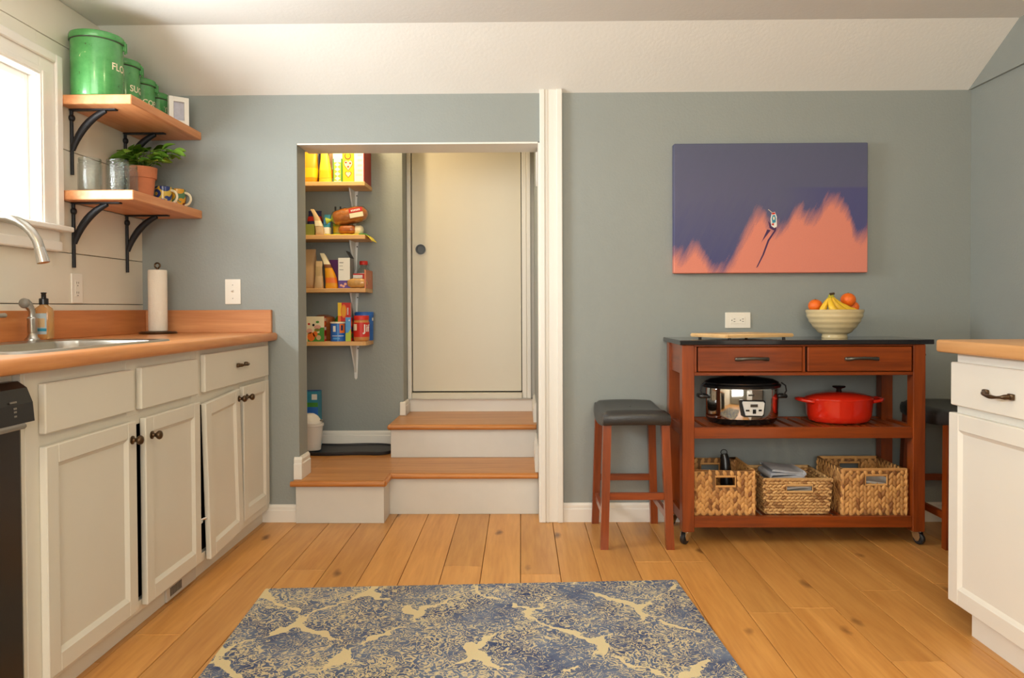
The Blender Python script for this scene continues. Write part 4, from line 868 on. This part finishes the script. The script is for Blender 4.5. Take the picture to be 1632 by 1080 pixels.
# ------------------------------------------------------------------ stools
def stool(cx, cy, label):
    t = thing('bar_stool', label, 'stool', (cx,cy,0), 'leather topped counter stools')
    # saddle seat: long axis along Y
    b_ = B(); nx, ny = 13, 17; hx, hy = .149, .208
    def top(u_, v_): return .577+.016*v_*v_-.006*u_*u_
    def sq(u_, v_):   # square to rounded square
        k = 1-.06*(abs(u_)*abs(v_))**3; return u_*hx*k, v_*hy*k
    grid = []
    for j in range(ny):
        row = []
        for i in range(nx):
            u_, v_ = -1+2*i/(nx-1), -1+2*j/(ny-1); X_, Y_ = sq(u_, v_); e = max(abs(u_),abs(v_)); drop = .016*max(0,(e-.8)/.2)**2.2
            row.append(b_.verts.new((X_*(1-.012*max(0,(e-.8)/.2)), Y_, top(u_,v_)-drop)))
        grid.append(row)
    for j in range(ny-1):
        for i in range(nx-1): b_.faces.new((grid[j][i],grid[j][i+1],grid[j+1][i+1],grid[j+1][i]))
    per = [grid[0][i] for i in range(nx)]+[grid[j][-1] for j in range(1,ny)]+[grid[-1][i] for i in range(nx-2,-1,-1)]+[grid[j][0] for j in range(ny-2,0,-1)]
    prev = per
    for sc_, dz in ((1.022,-.012),(1.028,-.03),(1.012,-.046),(.97,-.05)):
        cur = [b_.verts.new((v.co.x*sc_, v.co.y*sc_, v.co.z+dz)) for v in per]
        bridge(b_, prev, cur); prev = cur
    b_.faces.new(prev); mk('seat', b_, 'leather', t, 60, local=True)
    b_ = B(); lathe(b_, [(.0001,0),(.007,0),(.007,.003),(.0001,.005)], (0,0,.5745), 10); mk('tuft_button', b_, 'leather', t, 50, local=True)
    for sx in (-1,1):
        for sy in (-1,1):
            a = Vector((sx*.122,sy*.165,.545)); c = Vector((sx*.139,sy*.189,0)); w0, w1 = .017, .0165; b_ = B()
            loft(b_, [[(p.x+dx*w_,p.y+dy*w_,p.z) for dx,dy in ((-1,-1),(1,-1),(1,1),(-1,1))] for p, w_ in ((c,w1),(a,w0))]); mk('leg', b_, 'cherry_Z', t, local=True)
    for sy in (-1,1): bx('stretcher', t, 'cherry_X', -.122, .122, sy*.1795-.008, sy*.1795+.008, .206, .236, .001, local=True)
    for sx in (-1,1): bx('stretcher', t, 'cherry_Y', sx*.1335-.008, sx*.1335+.008, -.168, .168, .118, .148, .001, local=True)
    b_ = B(); box(b_, -.135, .135, -.18, .18, .522, .54, .003); mk('apron', b_, 'cherry_X', t, local=True)
stool(2.296, -.216, 'black leather stool with red brown legs standing against the grey wall'); stool(3.735, -.225, 'black leather stool between the cart and the island')

# ------------------------------------------------------------------ pantry
PS = [1.735, 1.435, 1.135, .834]; PYF, PYB = .64, .848
words = ['topmost pale wood pantry shelf holding cereal boxes','pale wood pantry shelf holding the bread','pale wood pantry shelf holding the red capped bottle','lowest pale wood pantry shelf holding jars and cartons']
for z, wd_ in zip(PS, words):
    b_ = B()
    if z < .9: prism(b_, [(.41,PYF),(.915,PYF),(.93,PYF+.012),(.936,PYF+.04),(.936,PYB),(.41,PYB)], 'Z', z-.023, z)
    else: box(b_, .41, .934, PYF, PYB, z-.023, z, .002)
    tag(mk('pantry_shelf', b_, 'pantry_shelf'), wd_, 'shelf', 'pantry shelves')
    br = thing('metal_bracket', 'white steel bracket under the '+wd_.replace(' wood',''), 'bracket', (.83,.85,z-.023), 'pantry brackets')
    b_ = B(); prism(b_, [(.808,z-.0235),(.852,z-.0235),(.846,z-.06),(.838,z-.225),(.83,z-.235),(.822,z-.225),(.814,z-.06)], 'Y', .846, .8495); mk('wall_plate', b_, 'white_metal', br)
    b_ = B(); prism(b_, [(.846,z-.045),(.846,z-.19),(.835,z-.19),(.72,z-.028),(.70,z-.0235),(.846,z-.0235)], 'X', .826, .834); mk('gusset', b_, 'white_metal', br)
    for dx in (-.014,.014): b_ = B(); lathe(b_, [(.0001,0),(.004,0),(.004,.001),(.0001,.001)], n=10); bmesh.ops.rotate(b_, verts=b_.verts, matrix=Matrix.Rotation(PI/2,3,'X')); bmesh.ops.translate(b_, verts=b_.verts, vec=(.83+dx,.8458,z-.05)); mk('screw', b_, 'slot_dark', br)
K = .00354
PX = lambda px: .93-(580-px)*K                  # helper for reading widths along the shelf
def carton(name, label, cat, x0, x1, y0, y1, z0, z1, front, side=None):
    t = thing(name, label, cat, ((x0+x1)/2,(y0+y1)/2,z0))
    bx('carton', t, front, x0, x1, y0, y1, z0+.0003, z1, .0008)
    if side: bx('side_print', t, side, x1, x1+.0005, y0+.0005, y1-.0005, z0+.001, z1-.0005)
    t['x0'], t['x1'], t['y0'], t['z0'], t['z1'] = x0, x1, y0, z0, z1
    return t
def panel(t, name, u0, u1, v0, v1, material, lay=1):
    x0, x1, y0, z0, z1 = (t[k] for k in ('x0','x1','y0','z0','z1'))
    return bx(name, t, material, x0+(x1-x0)*u0, x0+(x1-x0)*u1, y0-.0005*lay-.0002, y0-.0005*(lay-1), z0+(z1-z0)*v0, z0+(z1-z0)*v1)
def blob(t, name, u_, v_, ru, rv, material, lay=2, shape='e'):
    x0, x1, y0, z0, z1 = (t[k] for k in ('x0','x1','y0','z0','z1')); cx, cz = x0+(x1-x0)*u_, z0+(z1-z0)*v_; pts = []
    for i in range(20):
        a = 2*PI*i/20
        if shape == 'e': pts.append((cx+ru*(x1-x0)*math.cos(a), cz+rv*(z1-z0)*math.sin(a)))
        elif shape == 'h': pts.append((cx+ru*(x1-x0)*math.sin(a)**3, cz+rv*(z1-z0)*(13*math.cos(a)-5*math.cos(2*a)-2*math.cos(3*a)-math.cos(4*a))/16))
    if shape == 'd': pts = [(cx+ru*(x1-x0),cz),(cx,cz+rv*(z1-z0)),(cx-ru*(x1-x0),cz),(cx,cz-rv*(z1-z0))]
    b_ = B(); prism(b_, pts, 'Y', y0-.0005*lay-.0002, y0-.0005*(lay-1)); return mk(name, b_, material, t)
def word(t, s, u_, v_, size, material, lay=3, rot=0, squash=1):
    x0, x1, y0, z0, z1 = (t[k] for k in ('x0','x1','y0','z0','z1'))
    return text_front('lettering', s, size, x0+(x1-x0)*u_, y0-.0005*lay-.0003, z0+(z1-z0)*v_, material, t, size*.01, rot, squash=squash)
def bag(name, label, x0, x1, y0, y1, z0, z1, material, topw=.8, lean=0, leany=0, fold=.02, seed=1, bands=()):
    t = thing(name, label, 'bag', ((x0+x1)/2,(y0+y1)/2,z0)); r = random.Random(seed); b_ = B(); cx, cy, hw, hd, h = (x0+x1)/2, (y0+y1)/2, (x1-x0)/2, (y1-y0)/2, z1-z0
    lv = [0,.03,.15,.3,.45,.6,.72,.82,.9,.95,1.0]; secs = []
    ph = [r.uniform(0,6) for _ in range(6)]
    def sec(f):
        dpt = hd*(1-.97*max(0,(f-.35)/.65)**1.2)*(.86 if f == 0 else 1); wdt = hw*(1-(1-topw)*f)*(.9 if f == 0 else 1); out = []
        for k in range(20):
            a = 2*PI*k/20; c_, s_ = math.cos(a), math.sin(a); X_ = wdt*math.copysign(abs(c_)**.55,c_); Y_ = max(dpt,.0015)*math.copysign(abs(s_)**.7,s_)
            wob = .035*hw*math.sin(3*a+ph[0]+f*9)+.03*hw*math.sin(5*a+ph[1]-f*13)
            out.append((cx+X_+wob+lean*f*f, cy+Y_+(wob*.6 if f < .9 else 0)+leany*f*f, z0+.0005+h*f))
        return out
    for f in lv: secs.append(sec(f))
    loft(b_, secs); mk('pouch', b_, material, t, 60)
    for (f0, f1, mname) in bands:      # printed bands hug the pouch
        b2 = B(); ss = []
        for q in range(5):
            s0 = sec(f0+(f1-f0)*q/4); ss.append([(cx+lean*f0*f0+(p[0]-cx-lean*f0*f0)*1.012, cy+leany*f0+(p[1]-cy-leany*f0)*1.03-.0006, p[2]) for p in s0])
        loft(b2, ss, caps=False); mk('printed_band', b2, mname, t, 60)
    t['x0'], t['x1'], t['y0'], t['z0'], t['z1'] = x0, x1, y0, z0, z1
    return t
# top shelf
z = PS[0]
bag('snack_bag', 'amber yellow snack bag at the jamb end of the top shelf', .560, .656, .665, .735, z, z+.235, 'amber_pack', .9, seed=2, bands=((.12,.35,'yellow_pack'),))
carton('snack_box', 'narrow navy box between two yellow bags', 'box', .659, .681, .70, .80, z, z+.235, 'navy_pack', 'navy_pack')
bag('snack_bag', 'bright lemon yellow bag tapering to a pinched top', .666, .744, .652, .70, z, z+.22, 'lemon_pack', .36, lean=-.012, seed=5, bands=((.1,.3,'yellow_pack'),))
bag('paper_bag', 'brown paper bag behind the yellow bags', .69, .748, .76, .83, z, z+.24, 'kraft_pack', .9, seed=6)
bag('snack_bag', 'white and orange snack pack squeezed beside the green box', .726, .752, .71, .755, z, z+.15, 'white_pack', .7, seed=7, bands=((.2,.55,'orange_pack'),))
t = carton('cracker_box', 'green and white cracker box with white diamonds', 'box', .7535, .807, .648, .80, z, z+.26, 'white_pack', 'green_pack')
panel(t,'printed_panel',0,.1,0,.5,'green_pack'); panel(t,'printed_panel',.86,1,0,.5,'green_pack'); panel(t,'printed_panel',.1,.86,.02,.42,'lime_pack')
for v_ in (.07,.17,.27,.37): blob(t,'printed_diamond',.48,v_,.3,.05,'white_pack',2,'d')
t = carton('cereal_box', 'yellow cereal box with hearts on its spine', 'box', .8085, .8715, .648, .84, z, z+.28, 'yellow_pack')
blob(t,'printed_heart',.5,.34,.42,.13,'orange_pack',1,'h'); blob(t,'printed_heart',.5,.342,.36,.112,'cream_pack',2,'h'); blob(t,'printed_heart',.5,.15,.30,.075,'orange_pack',1,'h'); blob(t,'printed_heart',.5,.151,.22,.056,'cream_pack',2,'h')
for u_, v_ in ((.3,.385),(.5,.3),(.68,.37)): blob(t,'printed_dot',u_,v_,.09,.02,'red_pack',3)
word(t,'Cheerios',.5,.78,.052,'brown_pack',1,PI/2)
t = carton('cereal_box', 'white cereal box with a red broad side at the shelf end', 'box', .8735, .9295, .648, .842, z, z+.29, 'white_pack', 'crimson_pack')
panel(t,'printed_edge',.93,1,0,1,'red_pack')
for v_ in (.12,.2,.3,.4,.5): panel(t,'printed_panel',.35 if v_ > .15 else .15,.8,v_,v_+.035,'cream_pack')
# bread shelf
z = PS[1]
bag('chip_bag', 'navy bag with a red patch behind the low olive box', .565, .655, .75, .835, z, z+.155, 'navy_pack', .85, seed=9, bands=((.6,.78,'red_pack'),))
t = carton('tea_box', 'low olive green box at the jamb end of the bread shelf', 'box', .565, .642, .66, .74, z, z+.064, 'olive_pack', 'olive_pack')
bag('paper_pouch', 'tan paper pouch leaning to the jamb beside the olive box', .644, .70, .655, .69, z, z+.15, 'tan_pack', .35, lean=-.045, seed=11, bands=((.35,.55,'cream_pack'),))
bag('wrapper', 'crumpled blue and white plastic wrapper beside the bread', .676, .718, .70, .75, z, z+.125, 'teal_pack', .9, lean=.004, seed=12, bands=((.1,.4,'white_pack'),(.55,.8,'sky_pack')))
t = bag('chip_bag', 'lime and yellow bag with a black bag clip', .716, .775, .76, .82, z, z+.155, 'lime_pack', .8, lean=.0, seed=13, bands=((.15,.4,'yellow_pack'),))
for dx in (-.012,.018): bx('bag_clip', t, 'black_pack', .742+dx-.004, .742+dx+.004, .786, .794, z+.148, z+.18, .001)
bx('clip_bar', t, 'sky_pack', .722, .765, .783, .797, z+.132, z+.15, .003)
def loafbody(bm, L_, ry, rz, seed):
    r = random.Random(seed); secs = []
    for i in range(13):
        t_ = -1+2*i/12; e = (1-abs(t_)**5)**.5 if abs(t_) < 1 else 0; e = max(e,.25); out = []
        for k in range(18):
            a = 2*PI*k/18; out.append((t_*L_/2, ry*e*math.copysign(abs(math.cos(a))**.8,math.cos(a))*(1+.03*math.sin(i*2.1+k)), rz*e*math.copysign(abs(math.sin(a))**.8,math.sin(a))*(1+.04*math.sin(i*1.7))))
        secs.append(out)
    return loft(bm, secs)
lf = thing('bread_loaf', 'sandwich loaf in a clear bag with a red printed label', 'bread', (.825,.72,z))
b_ = B(); loafbody(b_, .205, .05, .046, 1); M_ = Matrix.Translation((.832,.715,z+.116)) @ Matrix.Rotation(math.radians(-13),4,'Y'); M_ = Matrix.Translation((.832,.715,z+.116)) @ Matrix.Rotation(math.radians(-10),4,'Y')
bmesh.ops.transform(b_, matrix=M_, verts=b_.verts); mk('loaf', b_, 'bread_crust', lf, 60)
b_ = B(); loafbody(b_, .216, .0515, .0475, 1)
for v in b_.verts: v.co += Vector((0, .0025*math.sin(v.co.x*190+v.co.z*120), .0025*math.sin(v.co.x*230+v.co.y*90)))
bmesh.ops.transform(b_, matrix=M_, verts=b_.verts); mk('plastic_bag', b_, 'clear_plastic', lf, 40)
def lab(x0,x1,z0,z1,matn,dy,nm='printed_label'):
    q = B(); box(q, x0, x1, -.0555-dy, -.047, z0, z1); bmesh.ops.transform(q, matrix=M_, verts=q.verts); return mk(nm, q, matn, lf)
lab(.01,.086,.006,.03,'red_pack',0); lab(.01,.086,-.022,.004,'cream_pack',0)
for i in range(6): lab(.022+i*.009, .028+i*.009, .013, .023, 'white_pack', .0008, 'printed_mark')
b_ = B(); lathe(b_, [(.03,0),(.018,.012),(.006,.02),(.012,.03),(.022,.045),(.02,.047),(.0001,.03)], n=14); bmesh.ops.transform(b_, matrix=Matrix.Translation((.742,.715,z+.098)) @ Matrix.Rotation(math.radians(-105),4,'Y'), verts=b_.verts); mk('bag_tail', b_, 'lime_pack', lf, 50)
rb = thing('bread_rolls', 'dark rolls in a clear bag under the loaf', 'bread', (.83,.71,z))
b_ = B(); loafbody(b_, .11, .042, .027, 4); bmesh.ops.translate(b_, verts=b_.verts, vec=(.822,.712,z+.036)); mk('rolls', b_, 'bread_roll', rb, 60)
b_ = B(); loafbody(b_, .055, .035, .026, 6); bmesh.ops.translate(b_, verts=b_.verts, vec=(.882,.715,z+.034)); mk('bag_end', b_, 'cream_pack', rb, 60)
tp_ = thing('tortilla_pack', 'flat yellow and lime wrapper drooping over the shelf end', 'wrapper', (.85,.70,z))
b_ = B(); secs = []
for i in range(15):
    f = i/14; x = .70+f*.27; dz = -.002-(.034*((f-.86)/.14)**1.5 if f > .86 else 0)+.0018*math.sin(i*2.2); secs.append([(x,.655,z+.004+dz),(x,.79,z+.004+dz),(x,.79,z+.0085+dz),(x,.655,z+.0085+dz)])
loft(b_, secs); mk('pack', b_, 'lemon_pack', tp_, 40)
b_ = B(); secs = []
for i in range(6):
    f = i/5; x = .895+f*.05; dz = -.034*max(0,((x-.70)/.27-.86)/.14)**1.5; secs.append([(x,.6545,z+.003+dz),(x,.72,z+.003+dz),(x,.72,z+.0094+dz),(x,.6545,z+.0094+dz)])
loft(b_, secs); mk('printed_band', b_, 'green_pack', tp_, 40)
# bottle shelf
z = PS[2]
bag('paper_bag', 'tall kraft paper bag at the jamb end of the bottle shelf', .555, .638, .67, .75, z, z+.225, 'kraft_pack', .95, seed=21)
bag('zip_bag', 'clear zip bag of tan grain beside the kraft bag', .640, .690, .65, .685, z, z+.155, 'tan_pack', .7, seed=22, bands=((.45,.8,'clear_plastic'),))
bag('snack_bag', 'purple snack bag standing behind the yellow one', .668, .776, .77, .83, z, z+.17, 'purple_pack', .95, seed=23)
bag('snack_bag', 'yellow and orange snack bag with cream top leaning to the jamb', .698, .772, .655, .70, z, z+.20, 'amber_pack', .3, lean=-.055, seed=24, bands=((.68,1.0,'cream_pack'),(.58,.68,'brown_pack'),(.15,.3,'orange_pack')))
t = carton('cracker_box', 'white box with purple foot and an open black flap', 'box', .776, .842, .66, .76, z, z+.172, 'white_pack', 'grey_pack')
panel(t,'printed_panel',0,1,0,.26,'violet_pack'); panel(t,'printed_panel',.1,.45,.83,.86,'grey_pack'); panel(t,'printed_panel',.1,.45,.6,.62,'grey_pack'); panel(t,'printed_panel',.1,.4,.73,.745,'grey_pack')
for u_, v_ in ((.25,.1),(.6,.14),(.45,.07)): blob(t,'printed_dot',u_,v_,.12,.04,'pink_pack',2)
b_ = B(); prism(b_, [(.842,z+.172),(.845,z+.174),(.822,z+.212),(.819,z+.21)], 'Y', .665, .755); mk('flap', b_, 'black_pack', t)
bt = thing('sauce_bottle', 'clear bottle with a red cap on the pantry shelf', 'bottle', (.895,.78,z))
b_ = B(); lathe(b_, [(.0001,.001),(.036,.001),(.038,.006),(.038,.095),(.032,.112),(.020,.125),(.019,.14),(.0001,.14)], (.895,.78,z), 22); mk('body', b_, 'clear_plastic', bt, 40)
b_ = B(); lathe(b_, [(.0001,.139),(.024,.139),(.024,.158),(.022,.161),(.0001,.161)], (.895,.78,z), 20); mk('cap', b_, 'red_pack', bt, 40)
b_ = B(); lathe(b_, [(.0387,.05),(.0387,.09)], (.895,.78,z), 22, caps=False); mk('label_wrap', b_, 'white_pack', bt, 40)
t = carton('tea_box', 'low white box with red edge behind the pasta bag', 'box', .848, .936-.012, .71, .737, z, z+.086, 'white_pack', 'red_pack'); panel(t,'printed_panel',0,1,.9,1,'red_pack'); panel(t,'printed_panel',.72,1,.55,.9,'red_pack')
pb = thing('pasta_bag', 'clear bag of pasta lying at the shelf front', 'bag', (.88,.675,z)); b_ = B(); loafbody(b_, .118, .025, .027, 9); bmesh.ops.translate(b_, verts=b_.verts, vec=(.878,.676,z+.029)); mk('pasta', b_, 'pasta', pb, 60)
b_ = B(); loafbody(b_, .126, .0265, .0285, 9)
for v in b_.verts: v.co += Vector((0, .0015*math.sin(v.co.x*300), .0012*math.sin(v.co.x*260+v.co.y*200)))
bmesh.ops.translate(b_, verts=b_.verts, vec=(.878,.676,z+.0305)); mk('plastic_bag', b_, 'clear_plastic', pb, 40)
tag(bx('wooden_board', None, 'salmon_pack', .925, .9335, .655, .845, z+.0003, z+.105, .001), 'thin salmon wooden board upright at the shelf end', 'board')
# jar shelf
z = PS[3]
b_ = B(); lathe(b_, [(.0001,.152),(.03,.15),(.06,.138),(.066,.125),(.058,.01),(.05,.0005),(.0001,.0005)], (.66,.775,z), 26); rw = tag(mk('wooden_bowl', b_, 'bread_roll', None, 40), 'brown domed container behind the tomato carton', 'container')
t = carton('soup_carton', 'white and green carton printed with tomatoes', 'carton', .560, .695, .655, .70, z, z+.142, 'cream_pack', 'red_pack')
panel(t,'printed_panel',.3,1,0,.34,'green_pack'); panel(t,'printed_panel',.8,1,.34,.56,'green_pack')
for u_, v_, ru, rv, m_ in ((.45,.2,.16,.18,'orange_pack'),(.38,.42,.12,.1,'pink_pack'),(.62,.3,.1,.12,'orange_pack'),(.72,.58,.14,.08,'pink_pack'),(.55,.66,.05,.05,'black_pack'),(.72,.78,.07,.045,'green_pack'),(.36,.7,.05,.04,'red_pack'),(.76,.16,.1,.1,'tan_pack'),(.7,.46,.12,.06,'olive_pack')): blob(t,'printed_vegetable',u_,v_,ru,rv,m_)
for i in range(5): b_ = B(); box(b_, .6955, .6962, .662, .693, z+.012+i*.026, z+.03+i*.026); mk('side_picture', b_, ('pink_pack','crimson_pack','white_pack','orange_pack','cream_pack')[i], t)
bt = thing('oil_bottle', 'dark green bottle behind the red biscuit box', 'bottle', (.752,.80,z)); b_ = B(); lathe(b_, [(.0001,.0005),(.03,.0005),(.031,.01),(.031,.12),(.022,.14),(.012,.15),(.012,.175),(.0001,.176)], (.752,.80,z), 18); mk('body', b_, 'green_pack', bt, 40)
b_ = B(); lathe(b_, [(.0001,.172),(.014,.172),(.014,.188),(.0001,.189)], (.752,.80,z), 14); mk('cap', b_, 'black_pack', bt, 40)
cn = thing('formula_can', 'round blue can with a cream lid beside the carton', 'can', (.766,.70,z)); b_ = B(); lathe(b_, [(.0001,.0005),(.0465,.0005),(.0465,.102),(.0001,.102)], (.766,.70,z), 30); mk('body', b_, 'blue_pack', cn, 40)
b_ = B(); lathe(b_, [(.0001,.1022),(.048,.1022),(.048,.111),(.0001,.112)], (.766,.70,z), 30); mk('lid', b_, 'cream_pack', cn, 40)
def can_print(t, cx, cy, r, a0, a1, z0, z1, material, nm='printed_panel', k=1):
    b_ = B(); n = 8; ra = [[b_.verts.new((cx+(r+.0005*k)*math.cos(a0+(a1-a0)*i/n), cy+(r+.0005*k)*math.sin(a0+(a1-a0)*i/n), zz)) for i in range(n+1)] for zz in (z0,z1)]
    for i in range(n): b_.faces.new((ra[0][i],ra[0][i+1],ra[1][i+1],ra[1][i]))
    return mk(nm, b_, material, t, 60)
D = math.radians
can_print(cn,.766,.70,.0465,D(-118),D(-97),z+.055,z+.088,'white_pack'); can_print(cn,.766,.70,.0465,D(-70),D(-30),z+.048,z+.1,'orange_pack'); can_print(cn,.766,.70,.0465,D(-62),D(-46),z+.062,z+.092,'navy_pack',k=2); can_print(cn,.766,.70,.0465,D(-84),D(-79),z+.002,z+.1,'sky_pack',k=2)
can_print(cn,.766,.70,.0465,D(-125),D(-40),z+.03,z+.033,'white_pack',k=2); can_print(cn,.766,.70,.0465,D(-120),D(-70),z+.012,z+.022,'sky_pack',k=2)
t = carton('biscuit_box', 'red and yellow biscuit box standing on the blue can', 'box', .766, .838, .685, .715, z+.1125, z+.22, 'red_pack', 'pink_pack')
panel(t,'printed_panel',0,.3,.3,1,'yellow_pack'); panel(t,'printed_panel',0,.22,0,.3,'orange_pack'); blob(t,'printed_ring',.47,.55,.24,.36,'orange_pack',2); blob(t,'printed_biscuit',.47,.55,.17,.28,'amber_pack',3)
for i in range(7): panel(t,'printed_mark',.74,.84,.36+i*.055,.395+i*.055,'white_pack',2)
t = carton('baby_snack_box', 'narrow box printed with blue sky and green grass', 'box', .8165, .8475, .652, .70, z, z+.136, 'sky_pack', 'red_pack')
b_ = B(); prism(b_, [(.8165,z+.001),(.8475,z+.001),(.8475,z+.075),(.832,z+.05),(.8165,z+.048)], 'Y', .6510, .6518); mk('printed_grass', b_, 'lime_pack', t); blob(t,'printed_flower',.7,.88,.13,.03,'white_pack')
for i, m_ in enumerate(('green_pack','navy_pack','orange_pack')): b_ = B(); box(b_, .848, .8486, .658, .695, z+.02+i*.035, z+.045+i*.035); mk('side_picture', b_, m_, t)
tb = thing('snack_tub', 'tall blue tub with a blue lid behind the peanut butter', 'tub', (.885,.785,z)); b_ = B(); lathe(b_, [(.0001,.0005),(.05,.0005),(.052,.006),(.052,.14),(.0001,.14)], (.895,.785,z), 28); mk('body', b_, 'blue_pack', tb, 40)
b_ = B(); lathe(b_, [(.0001,.1405),(.055,.1405),(.055,.162),(.052,.166),(.0001,.166)], (.895,.785,z), 28); mk('lid', b_, 'blue_pack', tb, 40); can_print(tb,.895,.785,.052,D(-20),D(10),z+.115,z+.132,'white_pack')
pj = thing('peanut_butter_jar', 'peanut butter jar with red lid and red label', 'jar', (.905,.692,z)); jx, jy = .8985, .692
b_ = B(); lathe(b_, [(.0001,.0005),(.038,.0005),(.044,.006),(.045,.012),(.045,.108),(.041,.118),(.040,.124),(.0001,.124)], (jx,jy,z), 28); mk('body', b_, 'peanut', pj, 40)
b_ = B(); lathe(b_, [(.0001,.1215),(.043,.1215),(.043,.143),(.041,.146),(.0001,.146)], (jx,jy,z), 28); mk('lid', b_, 'red_pack', pj, 40)
b_ = B(); lathe(b_, [(.0456,.025),(.0456,.107)], (jx,jy,z), 30, caps=False); mk('label_wrap', b_, 'red_pack', pj, 40)
can_print(pj,jx,jy,.0456,D(-150),D(-112),z+.062,z+.098,'cream_pack'); k = text_bm('Jif', .058, .0012)
for v in k.verts: a = D(-38)+v.co.x/.0464; v.co = (jx+.0464*math.cos(a), jy+.0464*math.sin(a), z+.073+v.co.y)
mk('lettering', k, 'white_pack', pj)
# landing: waste bin, box, boot tray
bi = thing('waste_bin', 'white lidded plastic bin on the landing by the jamb', 'bin', (.625,.615,.228))
b_ = B(); lathe(b_, [(.0001,0),(.05,0),(.056,.004),(.068,.135),(.073,.137),(.073,.15),(.0001,.15)], (.625,.615,.2262), 28, sy=.8); mk('bucket', b_, 'bin_plastic', bi, 40)
b_ = B(); lathe(b_, [(.074,.1505),(.074,.158),(.066,.17),(.05,.192),(.03,.204),(.0001,.208)], (.617,.615,.2262), 28, sx=.95, sy=.8); mk('lid', b_, 'bin_plastic', bi, 40)
bx('latch', bi, 'grey_plastic', .672, .694, .603, .627, .389, .397, .002)
t = carton('storage_box', 'green and blue box standing behind the white bin', 'box', .555, .643, .70, .78, .2262, .546, 'blue_pack', 'teal_pack'); panel(t,'printed_panel',0,1,.8,1,'teal_pack'); panel(t,'printed_panel',0,1,.72,.8,'green_pack'); panel(t,'printed_panel',.6,.95,.85,.95,'white_pack',2)
bo_ = thing('boot_tray', 'black rubber boot tray on the oak landing', 'tray', (.80,.69,.2055))
def tray(z_, ins, zz=None): return [(p[0]+.010*math.sin(p[1]*30)*(p[0] > .9), p[1]+.014*math.sin((p[0]-.45)*16), z_) for p in [q for q in dense]]
def rdense(ins):
    base = rrect(.45+ins, 1.083-ins, .555+ins, .822-ins, .09-ins*.6, 6); out = []
    for i in range(len(base)):
        a, c = Vector(base[i]), Vector(base[(i+1)%len(base)]); n = max(1, int((c-a).length/.03))
        for k in range(n): out.append(tuple(a.lerp(c, k/n)))
    return out
base = rdense(0)
def trk(sc_, z_): return [(.7665+(p[0]-.7665)*sc_ + 0, .6885+(p[1]-.6885)*(1-(1-sc_)*2.2)+.010*math.sin((p[0]-.45)*17), z_) for p in base]
b_ = B(); loft(b_, [trk(.985,.2056),trk(1,.212),trk(1,.2245),trk(.992,.2255),trk(.978,.224),trk(.965,.2165),trk(.9,.2155)], caps=True); mk('tray', b_, 'mat_rubber', bo_, 40)

# ------------------------------------------------------------------ lamps
lamp('pantry_bulb', (.84,.44,2.14), 15, (1,.76,.44), .045)
pl_ = thing('pantry_light', 'bulb holder on the pantry ceiling', 'lamp', (.86,.42,2.3)); b_ = B(); lathe(b_, [(.0001,2.2995),(.05,2.2995),(.045,2.275),(.02,2.26),(.018,2.24),(.0001,2.24)], (.86,.42,0), 20); mk('socket', b_, 'white_plastic', pl_, 40)
for lx, ly in ((2.75,-2.15),(1.1,-3.6)):
    cl = thing('ceiling_light', 'round flush ceiling light over the %s' % ('rug' if lx > 2 else 'room end'), 'lamp', (lx,ly,CZ))
    b_ = B(); lathe(b_, [(.0001,-.0005),(.13,-.0005),(.13,-.022),(.0001,-.022)], (lx,ly,CZ), 28); mk('base', b_, 'white_plastic', cl, 40)
    lamp('ceiling_lamp', (lx,ly,CZ-.12), 15 if lx > 2 else 22, (1,.83,.50), .11)
